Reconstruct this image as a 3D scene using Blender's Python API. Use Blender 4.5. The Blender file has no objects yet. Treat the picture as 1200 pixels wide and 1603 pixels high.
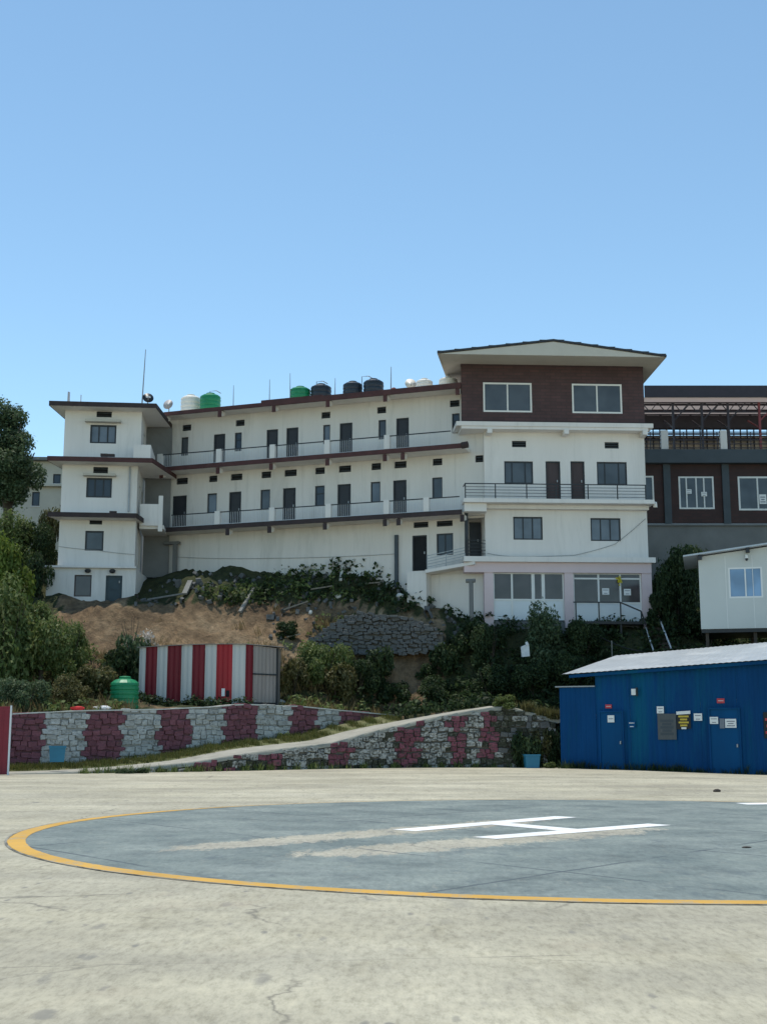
import bpy, bmesh, math, random
import numpy as np
from mathutils import Vector, Matrix, Euler, noise as mnoise

random.seed(7); rng = np.random.default_rng(11)
scene = bpy.context.scene
COL = scene.collection

# ------------------------------------------------------------------ camera, sky, sun, exposure
F, CX, CY, YH, EYE = 2000.0, 600.0, 801.5, 1149.0, 1.4
PITCH = math.atan((YH - CY) / F)
cp, sp = math.cos(PITCH), math.sin(PITCH)
cam_d = bpy.data.cameras.new('camera'); cam = bpy.data.objects.new('camera', cam_d); COL.objects.link(cam)
cam_d.sensor_fit = 'HORIZONTAL'; cam_d.sensor_width = 36.0; cam_d.lens = 36.0 * F / 1200.0
cam_d.clip_end = 3000; cam.location = (0, 0, EYE); cam.rotation_euler = (math.pi / 2 + PITCH, 0, 0)
scene.camera = cam

SUN_EL, SUN_AZ = math.radians(78.5), math.radians(-42)      # azimuth from +Y towards +X
world = bpy.data.worlds.new('World'); scene.world = world; world.use_nodes = True
wn = world.node_tree.nodes; wl = world.node_tree.links
bg = wn['Background']; sky = wn.new('ShaderNodeTexSky'); sky.sky_type = 'NISHITA'; sky.sun_disc = False
sky.sun_elevation = SUN_EL; sky.sun_rotation = SUN_AZ; sky.altitude = 0; sky.air_density = 0.79; sky.dust_density = 0.0; sky.ozone_density = 0.5
tint = wn.new('ShaderNodeMix'); tint.data_type = 'RGBA'; tint.blend_type = 'MULTIPLY'; tint.inputs[0].default_value = 1.0; tint.inputs[7].default_value = (.99, 1.11, 1.0, 1)
wl.new(sky.outputs[0], tint.inputs[6]); wl.new(tint.outputs[2], bg.inputs[0]); bg.inputs[1].default_value = 0.15
sun_d = bpy.data.lights.new('sun', 'SUN'); sun_d.energy = 2.7; sun_d.angle = math.radians(0.5); sun_d.color = (1.0, 0.94, 0.83)
sun = bpy.data.objects.new('sun', sun_d); COL.objects.link(sun)
sv = Vector((math.sin(SUN_AZ) * math.cos(SUN_EL), math.cos(SUN_AZ) * math.cos(SUN_EL), math.sin(SUN_EL)))
sun.rotation_euler = sv.to_track_quat('Z', 'Y').to_euler(); sun.location = (0, 0, 60)
vs = scene.view_settings; vs.view_transform = 'Standard'; vs.look = 'None'; vs.gamma = 1.0; vs.exposure = 0.48; vs.use_curve_mapping = False
scene.render.engine = 'CYCLES'
scene.cycles.max_bounces = 6; scene.cycles.diffuse_bounces = 4; scene.cycles.transparent_max_bounces = 8

# ------------------------------------------------------------------ survey: sight lines to points
def ray(px, py):
    dx = (px - CX) / F; dy = (CY - py) / F
    return (dx, cp - dy * sp, sp + dy * cp)
def at(px, py, Y):
    d = ray(px, py); t = Y / d[1]; return Vector((d[0] * t, Y, EYE + d[2] * t))
def gnd(px, py, z=0.0):
    d = ray(px, py); t = (z - EYE) / d[2]; return Vector((d[0] * t, d[1] * t, z))
class Frame:
    """vertical facade plane: u to the right, v into the building, z up"""
    def __init__(s, O, deg):
        s.O = (O[0], O[1]); s.a = math.radians(deg)
        s.u = (math.cos(s.a), math.sin(s.a)); s.w = (-math.sin(s.a), math.cos(s.a))
    def hit(s, px, py, v=0.0):
        d = ray(px, py)
        t = (s.O[0] * s.w[0] + s.O[1] * s.w[1] + v) / (d[0] * s.w[0] + d[1] * s.w[1])
        x, y = d[0] * t - s.O[0], d[1] * t - s.O[1]
        return (x * s.u[0] + y * s.u[1], EYE + d[2] * t)
    def rect(s, x0, y0, x1, y1, v=0.0):
        a = s.hit(x0, y0, v); b = s.hit(x1, y1, v); c = s.hit(x0, y1, v); d = s.hit(x1, y0, v)
        return ((a[0] + c[0]) / 2, (b[0] + d[0]) / 2, (b[1] + c[1]) / 2, (a[1] + d[1]) / 2)
    def world(s, u, v, z):
        return Vector((s.O[0] + u * s.u[0] + v * s.w[0], s.O[1] + u * s.u[1] + v * s.w[1], z))
def sstep(a, b, x):
    t = min(1, max(0, (x - a) / (b - a))); return t * t * (3 - 2 * t)
def interp(x, pts):
    if x <= pts[0][0]: return pts[0][1]
    for (a, p), (b, q) in zip(pts, pts[1:]):
        if x <= b: return p + (q - p) * (x - a) / (b - a)
    return pts[-1][1]

# ------------------------------------------------------------------ mesh helpers
class MB:
    def __init__(s): s.v = []; s.f = []
    def quad(s, a, b, c, d):
        n = len(s.v); s.v += [tuple(a), tuple(b), tuple(c), tuple(d)]; s.f.append((n, n + 1, n + 2, n + 3)); return s
    def tri(s, a, b, c):
        n = len(s.v); s.v += [tuple(a), tuple(b), tuple(c)]; s.f.append((n, n + 1, n + 2)); return s
    def hexa(s, p):      # 8 points: bottom ring 0-3, top ring 4-7
        n = len(s.v); s.v += [tuple(q) for q in p]
        for f in ((3, 2, 1, 0), (4, 5, 6, 7), (0, 1, 5, 4), (1, 2, 6, 5), (2, 3, 7, 6), (3, 0, 4, 7)): s.f.append(tuple(n + i for i in f))
        return s
    def box(s, x0, x1, y0, y1, z0, z1):
        return s.hexa([(x0, y0, z0), (x1, y0, z0), (x1, y1, z0), (x0, y1, z0), (x0, y0, z1), (x1, y0, z1), (x1, y1, z1), (x0, y1, z1)])
    def bar(s, a, b, w, h=None):
        a = Vector(a); b = Vector(b); h = h or w
        d = (b - a).normalized(); up = Vector((0, 0, 1)) if abs(d.z) < .95 else Vector((0, 1, 0))
        r = d.cross(up).normalized() * (w / 2); t = r.cross(d).normalized() * (h / 2)
        return s.hexa([a - r - t, a + r - t, b + r - t, b - r - t, a - r + t, a + r + t, b + r + t, b - r + t])
    def tube(s, pts, r, n=6):
        pts = [Vector(p) for p in pts]; rr = r if isinstance(r, (list, tuple)) else [r] * len(pts)
        base = len(s.v)
        for i, p in enumerate(pts):
            d = (pts[min(i + 1, len(pts) - 1)] - pts[max(i - 1, 0)]).normalized()
            up = Vector((0, 0, 1)) if abs(d.z) < .9 else Vector((1, 0, 0))
            a = d.cross(up).normalized(); b = a.cross(d)
            for k in range(n):
                t = 2 * math.pi * k / n; s.v.append(tuple(p + (a * math.cos(t) + b * math.sin(t)) * rr[i]))
        for i in range(len(pts) - 1):
            for k in range(n):
                k2 = (k + 1) % n; s.f.append((base + i * n + k, base + i * n + k2, base + (i + 1) * n + k2, base + (i + 1) * n + k))
        s.f.append(tuple(base + k for k in range(n))[::-1]); s.f.append(tuple(base + (len(pts) - 1) * n + k for k in range(n)))
        return s
    def lathe(s, prof, n=20, c=(0, 0)):
        base = len(s.v)
        for r, z in prof:
            for k in range(n):
                t = 2 * math.pi * k / n; s.v.append((c[0] + r * math.cos(t), c[1] + r * math.sin(t), z))
        for i in range(len(prof) - 1):
            for k in range(n):
                k2 = (k + 1) % n; s.f.append((base + i * n + k, base + i * n + k2, base + (i + 1) * n + k2, base + (i + 1) * n + k))
        s.f.append(tuple(base + k for k in range(n))[::-1]); s.f.append(tuple(base + (len(prof) - 1) * n + k for k in range(n)))
        return s
    def facade(s, a0, a1, z0, z1, c, holes, depth=.16, axis='u'):
        """wall face with real openings and reveals; axis u: plane v=c facing -v; axis v: plane u=c, depth towards -u"""
        P = (lambda a, z, d: (a, c + d, z)) if axis == 'u' else (lambda a, z, d: (c - d, a, z))
        H = [h for h in holes if h[1] > a0 and h[0] < a1 and h[3] > z0 and h[2] < z1]
        H = [(max(h[0], a0), min(h[1], a1), max(h[2], z0), min(h[3], z1)) for h in H]
        A = sorted({a0, a1} | {h[0] for h in H} | {h[1] for h in H}); Z = sorted({z0, z1} | {h[2] for h in H} | {h[3] for h in H})
        for i in range(len(A) - 1):
            for j in range(len(Z) - 1):
                ma, mz = (A[i] + A[i + 1]) / 2, (Z[j] + Z[j + 1]) / 2
                if any(h[0] < ma < h[1] and h[2] < mz < h[3] for h in H): continue
                s.quad(P(A[i], Z[j], 0), P(A[i + 1], Z[j], 0), P(A[i + 1], Z[j + 1], 0), P(A[i], Z[j + 1], 0))
        for h in H:
            s.quad(P(h[0], h[2], 0), P(h[1], h[2], 0), P(h[1], h[2], depth), P(h[0], h[2], depth))
            s.quad(P(h[0], h[3], 0), P(h[1], h[3], 0), P(h[1], h[3], depth), P(h[0], h[3], depth))
            s.quad(P(h[0], h[2], 0), P(h[0], h[3], 0), P(h[0], h[3], depth), P(h[0], h[2], depth))
            s.quad(P(h[1], h[2], 0), P(h[1], h[3], 0), P(h[1], h[3], depth), P(h[1], h[2], depth))
        return s
    def build(s, name, mat, parent=None, loc=None, smooth=False):
        me = bpy.data.meshes.new(name); me.from_pydata(s.v, [], s.f); me.validate()
        if smooth: me.polygons.foreach_set('use_smooth', [True] * len(me.polygons))
        o = bpy.data.objects.new(name, me); COL.objects.link(o)
        if mat is not None: me.materials.append(mat)
        if parent: o.parent = parent
        if loc is not None: o.location = loc
        return o
def link_mesh(name, me, parent=None, loc=(0, 0, 0), rot=(0, 0, 0), scale=(1, 1, 1)):
    o = bpy.data.objects.new(name, me); COL.objects.link(o)
    if parent: o.parent = parent
    o.location = loc; o.rotation_euler = rot; o.scale = scale; return o
def tag(o, label=None, cat=None, group=None, kind=None):
    if label: o['label'] = label
    if cat: o['category'] = cat
    if group: o['group'] = group
    if kind: o['kind'] = kind
    return o
def thing(name, label, cat, loc=(0, 0, 0), rz=0.0, group=None):
    o = bpy.data.objects.new(name, None); COL.objects.link(o); o.location = loc; o.rotation_euler = (0, 0, rz)
    o.empty_display_size = .3
    return tag(o, label, cat, group)
def fthing(name, label, cat, fr, z=0.0):
    return thing(name, label, cat, (fr.O[0], fr.O[1], z), fr.a)

# ------------------------------------------------------------------ materials
MAT = {}
def nt(name):
    m = bpy.data.materials.new(name); m.use_nodes = True; MAT[name] = m
    N = m.node_tree.nodes; L = m.node_tree.links
    return m, N, L, N['Principled BSDF']
def ramp(N, stops, interp_='LINEAR'):
    r = N.new('ShaderNodeValToRGB'); r.color_ramp.interpolation = interp_
    e = r.color_ramp.elements
    while len(e) < len(stops): e.new(.5)
    for el, (p, c) in zip(e, stops): el.position = p; el.color = c if len(c) == 4 else (*c, 1)
    return r
def noise_node(N, L, scale, detail=5, rough=.6, coord=None, vec=None, dist=0.0):
    n = N.new('ShaderNodeTexNoise'); n.inputs['Scale'].default_value = scale; n.inputs['Detail'].default_value = detail; n.inputs['Roughness'].default_value = rough
    n.inputs['Distortion'].default_value = dist
    if vec is not None: L.new(vec, n.inputs['Vector'])
    return n
def mixc(N, L, fac, a, b, mode='MIX'):
    m = N.new('ShaderNodeMix'); m.data_type = 'RGBA'; m.blend_type = mode
    for sock, val in ((m.inputs[0], fac), (m.inputs[6], a), (m.inputs[7], b)):
        if hasattr(val, 'is_linked') or hasattr(val, 'links'): L.new(val, sock)
        elif isinstance(val, (int, float)): sock.default_value = val
        else: sock.default_value = (*val, 1) if len(val) == 3 else val
    return m.outputs[2]
def math_n(N, L, op, a, b=None, clamp=False):
    m = N.new('ShaderNodeMath'); m.operation = op; m.use_clamp = clamp
    for i, v in enumerate((a, b)):
        if v is None: continue
        if isinstance(v, (int, float)): m.inputs[i].default_value = v
        else: L.new(v, m.inputs[i])
    return m.outputs[0]
def coords(N, L, scale=(1, 1, 1), rot=0.0, kind='Object'):
    t = N.new('ShaderNodeTexCoord'); mp = N.new('ShaderNodeMapping'); L.new(t.outputs[kind], mp.inputs[0])
    mp.inputs['Scale'].default_value = scale; mp.inputs['Rotation'].default_value = (0, 0, rot)
    return mp.outputs[0]
def bump(N, L, b, h, strength=.3, dist=.02):
    n = N.new('ShaderNodeBump'); n.inputs['Strength'].default_value = strength; n.inputs['Distance'].default_value = dist
    L.new(h, n.inputs['Height']); L.new(n.outputs[0], b.inputs['Normal'])
def simple(name, col, rough=.7, metal=0.0, var=.12, scale=3.0, bmp=0.0, stain_or_sheen=None, stain_or_sheen_amt=.35, spec=.4, vert=False):
    """base colour with procedural variation, faint stains or painted sheen, and relief"""
    m, N, L, b = nt(name)
    v = coords(N, L, (1, 1, .18) if vert else (1, 1, 1))
    n1 = noise_node(N, L, scale, 6, .65, vec=v); r1 = ramp(N, [(.3, tuple(c * (1 - var) for c in col)), (.7, tuple(min(1, c * (1 + var)) for c in col))])
    L.new(n1.outputs[0], r1.inputs[0]); out = r1.outputs[0]
    if stain_or_sheen:
        n2 = noise_node(N, L, scale * .55, 8, .72, vec=v, dist=.4); r2 = ramp(N, [(.52, (0, 0, 0)), (.75, (1, 1, 1))]); L.new(n2.outputs[0], r2.inputs[0])
        out = mixc(N, L, math_n(N, L, 'MULTIPLY', r2.outputs[0], stain_or_sheen_amt), out, stain_or_sheen)
    if vert and stain_or_sheen:      # thin run-off streaks
        n4 = noise_node(N, L, scale * 2.2, 7, .7, vec=coords(N, L, (2.4, 2.4, .16))); r4 = ramp(N, [(.55, (0, 0, 0)), (.70, (1, 1, 1))]); L.new(n4.outputs[0], r4.inputs[0])
        out = mixc(N, L, math_n(N, L, 'MULTIPLY', r4.outputs[0], stain_or_sheen_amt * .38), out, tuple(c * .8 for c in stain_or_sheen))
    L.new(out, b.inputs['Base Color'])
    b.inputs['Roughness'].default_value = rough; b.inputs['Metallic'].default_value = metal; b.inputs['Specular IOR Level'].default_value = spec
    if bmp:
        n3 = noise_node(N, L, scale * 8, 4, .6, vec=coords(N, L)); bump(N, L, b, n3.outputs[0], bmp, .01)
    return m
simple('plaster', (.66, .62, .575), .85, var=.06, scale=.8, bmp=.12, stain_or_sheen=(.36, .345, .31), stain_or_sheen_amt=.7, vert=True)
simple('plaster_clean', (.70, .66, .62), .85, var=.05, scale=.8, bmp=.1, stain_or_sheen=(.45, .43, .39), stain_or_sheen_amt=.6, vert=True)
simple('plaster_grey', (.17, .17, .165), .9, var=.15, scale=.7, bmp=.2, stain_or_sheen=(.10, .10, .09), stain_or_sheen_amt=.5)
simple('plaster_cream', (.52, .46, .37), .9, var=.1, scale=.7, bmp=.1, stain_or_sheen=(.4, .35, .28))
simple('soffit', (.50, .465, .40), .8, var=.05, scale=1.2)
simple('pink_paint', (.63, .50, .50), .8, var=.05, scale=1.0, bmp=.08)
simple('maroon', (.075, .028, .026), .75, var=.25, scale=2.2, stain_or_sheen=(.045, .035, .03), stain_or_sheen_amt=.6)
simple('maroon_dark', (.040, .026, .026), .75, var=.25, scale=2.2, stain_or_sheen=(.03, .03, .03), stain_or_sheen_amt=.6)
simple('slate', (.055, .068, .078), .7, var=.12, scale=1.5)
simple('dark_frame', (.022, .026, .032), .5, var=.15)
simple('dark_door', (.020, .022, .028), .5, var=.2)
simple('brown_door', (.050, .030, .030), .5, var=.2, vert=True)
simple('teal_door', (.028, .052, .065), .5, var=.2)
simple('dark_void', (.012, .013, .015), .9, var=.2)
simple('white_frame', (.70, .69, .66), .5, var=.04)
simple('white_panel', (.66, .69, .70), .55, var=.04, scale=1.2)
simple('curtain', (.42, .44, .46), .9, var=.15, scale=6, vert=True)
simple('black_metal', (.018, .02, .024), .45, var=.2)
simple('grey_metal', (.30, .31, .32), .45, .5, var=.15)
simple('steel_dark', (.030, .022, .030), .5, var=.2)
simple('canopy_under', (.55, .50, .47), .75, var=.08, scale=1.0)
simple('steel_red', (.20, .035, .04), .5, var=.2)
simple('rail_white', (.66, .67, .68), .5, var=.05)
simple('tank_green', (.010, .21, .085), .42, var=.12, scale=2.0)
simple('tank_dark', (.016, .024, .034), .42, var=.2)
simple('tank_white', (.70, .67, .60), .5, var=.06, stain_or_sheen=(.5, .46, .4), stain_or_sheen_amt=.3)
simple('dish', (.36, .36, .37), .5, var=.08)
simple('rust_red', (.17, .045, .04), .7, var=.2)
simple('shed_red', (.16, .003, .010), .55, var=.12, scale=1.5, stain_or_sheen=(.11, .008, .012), stain_or_sheen_amt=.4, vert=True)
simple('shed_bright_red', (.34, .008, .014), .5, var=.12, scale=1.5, stain_or_sheen=(.2, .01, .012), stain_or_sheen_amt=.4, vert=True)
simple('shed_white', (.50, .49, .465), .6, var=.06, scale=1.5, stain_or_sheen=(.4, .38, .34), stain_or_sheen_amt=.5, vert=True)
simple('shed_grey', (.27, .235, .215), .6, var=.12, scale=2, stain_or_sheen=(.2, .15, .12), stain_or_sheen_amt=.5, vert=True)
simple('gate_red', (.20, .012, .025), .5, var=.1, scale=1.5)
simple('blue_sheet', (.0012, .050, .155), .65, spec=.12, var=.2, scale=.9, stain_or_sheen=(.001, .090, .155), stain_or_sheen_amt=1.0, vert=True)
simple('blue_door', (.0012, .062, .170), .6, spec=.12, var=.12, scale=1.2, stain_or_sheen=(.001, .03, .09), vert=True)
simple('roof_metal', (.40, .435, .465), .45, .25, var=.10, scale=1.2, stain_or_sheen=(.66, .68, .69), stain_or_sheen_amt=.7)  # pale patches are reflections painted into the roof colour
simple('roof_edge', (.03, .034, .042), .6, var=.2)
simple('cabin_panel', (.52, .53, .50), .6, var=.03, scale=.8)
simple('bin_blue', (.016, .15, .25), .45, var=.1)
simple('paper', (.72, .72, .70), .8, var=.06, scale=9)
simple('paper_grey', (.17, .19, .22), .8, var=.1, scale=9)
simple('poster_black', (.012, .012, .012), .6, var=.1)
simple('poster_yellow', (.55, .40, .05), .7, var=.1)
simple('ink', (.16, .16, .20), .8, var=.1)
simple('sign_red', (.45, .04, .05), .5, var=.1)
simple('board_grey', (.085, .092, .095), .7, var=.15, scale=12, vert=True)
simple('yellow_plastic', (.52, .42, .02), .5, var=.1)
simple('timber', (.22, .19, .15), .85, var=.2, scale=4, vert=False)
simple('timber_dark', (.06, .048, .038), .85, var=.2)
simple('white_rock', (.55, .53, .48), .9, var=.15, scale=4, bmp=.3)
simple('debris', (.20, .195, .18), .9, var=.2, scale=4, bmp=.3)
simple('grey_stone', (.115, .115, .112), .95, var=.3, scale=3.5, bmp=.4, stain_or_sheen=(.10, .095, .085), stain_or_sheen_amt=.6)
simple('mortar', (.13, .12, .105), .95, var=.25, scale=5, bmp=.5)
simple('mortar_pink', (.13, .062, .068), .95, var=.25, scale=5, bmp=.5)
simple('mortar_white', (.27, .262, .24), .95, var=.25, scale=5, bmp=.5)
simple('bark', (.07, .055, .04), .95, var=.25, scale=6, bmp=.5)
simple('cable', (.02, .02, .02), .6)
simple('cable_grey', (.24, .24, .23), .6)
simple('cloth_red', (.45, .03, .03), .9, var=.2)
simple('sack_white', (.62, .62, .62), .9, var=.15, scale=5, bmp=.3)
simple('path', (.33, .315, .265), .9, var=.16, scale=1.6, bmp=.4, stain_or_sheen=(.17, .165, .13), stain_or_sheen_amt=.8)

m_ = MAT['canopy_under']; N, L = m_.node_tree.nodes, m_.node_tree.links; tr = N.new('ShaderNodeBsdfTranslucent'); tr.inputs[0].default_value = (.75, .69, .66, 1); mx = N.new('ShaderNodeMixShader'); mx.inputs[0].default_value = .55
L.new(N['Principled BSDF'].outputs[0], mx.inputs[1]); L.new(tr.outputs[0], mx.inputs[2]); L.new(mx.outputs[0], N['Material Output'].inputs[0])
def glass(name, col, rough=.06, spec=.5, var=.25):
    m, N, L, b = nt(name)
    n = noise_node(N, L, .9, 2, .5, vec=coords(N, L)); r = ramp(N, [(.35, tuple(c * (1 - var) for c in col)), (.65, tuple(c * (1 + var) for c in col))]); L.new(n.outputs[0], r.inputs[0])
    L.new(r.outputs[0], b.inputs['Base Color']); b.inputs['Roughness'].default_value = rough; b.inputs['Specular IOR Level'].default_value = spec
glass('glass_dark', (.022, .028, .036))
glass('glass_grey', (.060, .068, .076), .08)
glass('glass_brown', (.062, .052, .054), .1)
glass('glass_blue', (.16, .27, .42), .05, .6)
glass('glass_curtain', (.11, .13, .155), .1)

def stone_paint(name, col, bare, amt):
    """painted rubble: paint worn away to bare stone in patches"""
    m, N, L, b = nt(name)
    oi = N.new('ShaderNodeObjectInfo')
    v = coords(N, L); add = N.new('ShaderNodeVectorMath'); add.operation = 'ADD'; L.new(v, add.inputs[0])
    cb = N.new('ShaderNodeCombineXYZ'); s = math_n(N, L, 'MULTIPLY', oi.outputs['Random'], 57.0); L.new(s, cb.inputs[0]); L.new(s, cb.inputs[2]); L.new(cb.outputs[0], add.inputs[1])
    n = noise_node(N, L, 2.6, 7, .7, vec=add.outputs[0]); r = ramp(N, [(amt - .07, (0, 0, 0)), (amt + .07, (1, 1, 1))]); L.new(n.outputs[0], r.inputs[0])
    n2 = noise_node(N, L, 3.0, 5, .7, vec=add.outputs[0]); r2 = ramp(N, [(.3, tuple(c * .72 for c in col)), (.7, tuple(min(1, c * 1.2) for c in col))]); L.new(n2.outputs[0], r2.inputs[0])
    r3 = ramp(N, [(.3, tuple(c * .6 for c in bare)), (.7, tuple(c * 1.3 for c in bare))]); L.new(n2.outputs[0], r3.inputs[0])
    vary = ramp(N, [(0, (.75, .75, .75)), (1, (1.1, 1.1, 1.1))]); L.new(oi.outputs['Random'], vary.inputs[0])
    c = mixc(N, L, r.outputs[0], r2.outputs[0], r3.outputs[0])
    c = mixc(N, L, 1.0, c, vary.outputs[0], 'MULTIPLY')
    L.new(c, b.inputs['Base Color']); b.inputs['Roughness'].default_value = .92; b.inputs['Specular IOR Level'].default_value = .2
    bump(N, L, b, n2.outputs[0], .5, .03)
stone_paint('stone_pink', (.215, .085, .10), (.12, .09, .08), .64)
stone_paint('stone_white', (.46, .45, .42), (.15, .145, .125), .60)
stone_paint('stone_pink_worn', (.22, .075, .10), (.07, .06, .05), .54)
stone_paint('stone_white_worn', (.42, .415, .39), (.085, .082, .065), .51)
stone_paint('stone_mossy', (.20, .19, .17), (.05, .052, .035), .40)

def brick_mat(name, c1, c2, mortar, sc):
    m, N, L, b = nt(name)
    t = N.new('ShaderNodeTexCoord'); mp = N.new('ShaderNodeMapping'); L.new(t.outputs['Object'], mp.inputs[0]); mp.inputs['Rotation'].default_value = (math.pi / 2, 0, 0)
    br = N.new('ShaderNodeTexBrick'); L.new(mp.outputs[0], br.inputs['Vector'])
    br.inputs['Color1'].default_value = (*c1, 1); br.inputs['Color2'].default_value = (*c2, 1); br.inputs['Mortar'].default_value = (*mortar, 1)
    br.inputs['Scale'].default_value = sc; br.inputs['Mortar Size'].default_value = .02; br.inputs['Brick Width'].default_value = .5; br.inputs['Row Height'].default_value = .16; br.inputs['Bias'].default_value = .1
    n = noise_node(N, L, 1.1, 5, .6, vec=t.outputs['Object']); r = ramp(N, [(.3, (.75, .75, .75)), (.7, (1.15, 1.15, 1.15))]); L.new(n.outputs[0], r.inputs[0])
    c = mixc(N, L, 1.0, br.outputs['Color'], r.outputs[0], 'MULTIPLY')
    L.new(c, b.inputs['Base Color']); b.inputs['Roughness'].default_value = .8
    bump(N, L, b, br.outputs['Fac'], -.4, .01)
brick_mat('brick_clad', (.086, .042, .042), (.066, .034, .035), (.050, .032, .033), .95)
brick_mat('brick_clad_far', (.058, .024, .021), (.044, .02, .018), (.04, .022, .02), .95)

def leaf_mat(name, c1, c2, c3, trans=.42, scale=.9):
    m, N, L, b = nt(name)
    g = N.new('ShaderNodeNewGeometry'); r = ramp(N, [(0, c1), (.5, c2), (1, c3)]); L.new(g.outputs['Random Per Island'], r.inputs[0])
    n = noise_node(N, L, scale, 3, .6, vec=coords(N, L)); r2 = ramp(N, [(.32, (.62, .66, .62)), (.68, (1.25, 1.2, 1.1))]); L.new(n.outputs[0], r2.inputs[0])
    c = mixc(N, L, 1.0, r.outputs[0], r2.outputs[0], 'MULTIPLY')
    L.new(c, b.inputs['Base Color']); b.inputs['Roughness'].default_value = .6; b.inputs['Specular IOR Level'].default_value = .25
    tr = N.new('ShaderNodeBsdfTranslucent'); L.new(c, tr.inputs[0]); mx = N.new('ShaderNodeMixShader'); mx.inputs[0].default_value = trans
    out = N['Material Output']; L.new(b.outputs[0], mx.inputs[1]); L.new(tr.outputs[0], mx.inputs[2]); L.new(mx.outputs[0], out.inputs[0])
leaf_mat('leaf_dark', (.022, .042, .018), (.040, .070, .028), (.085, .12, .052))
leaf_mat('leaf_mid', (.075, .112, .032), (.13, .18, .056), (.24, .27, .12))
leaf_mat('leaf_bright', (.085, .135, .022), (.14, .195, .035), (.20, .25, .06))
leaf_mat('leaf_blue', (.050, .088, .042), (.09, .138, .07), (.17, .21, .125))
leaf_mat('leaf_olive', (.070, .075, .026), (.12, .118, .045), (.21, .19, .10))
leaf_mat('petal', (.42, .36, .33), (.52, .47, .44), (.62, .58, .56), .2)
leaf_mat('grass', (.060, .085, .020), (.110, .125, .035), (.20, .185, .075))
leaf_mat('dry_grass', (.13, .10, .045), (.19, .15, .075), (.27, .21, .11))

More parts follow.
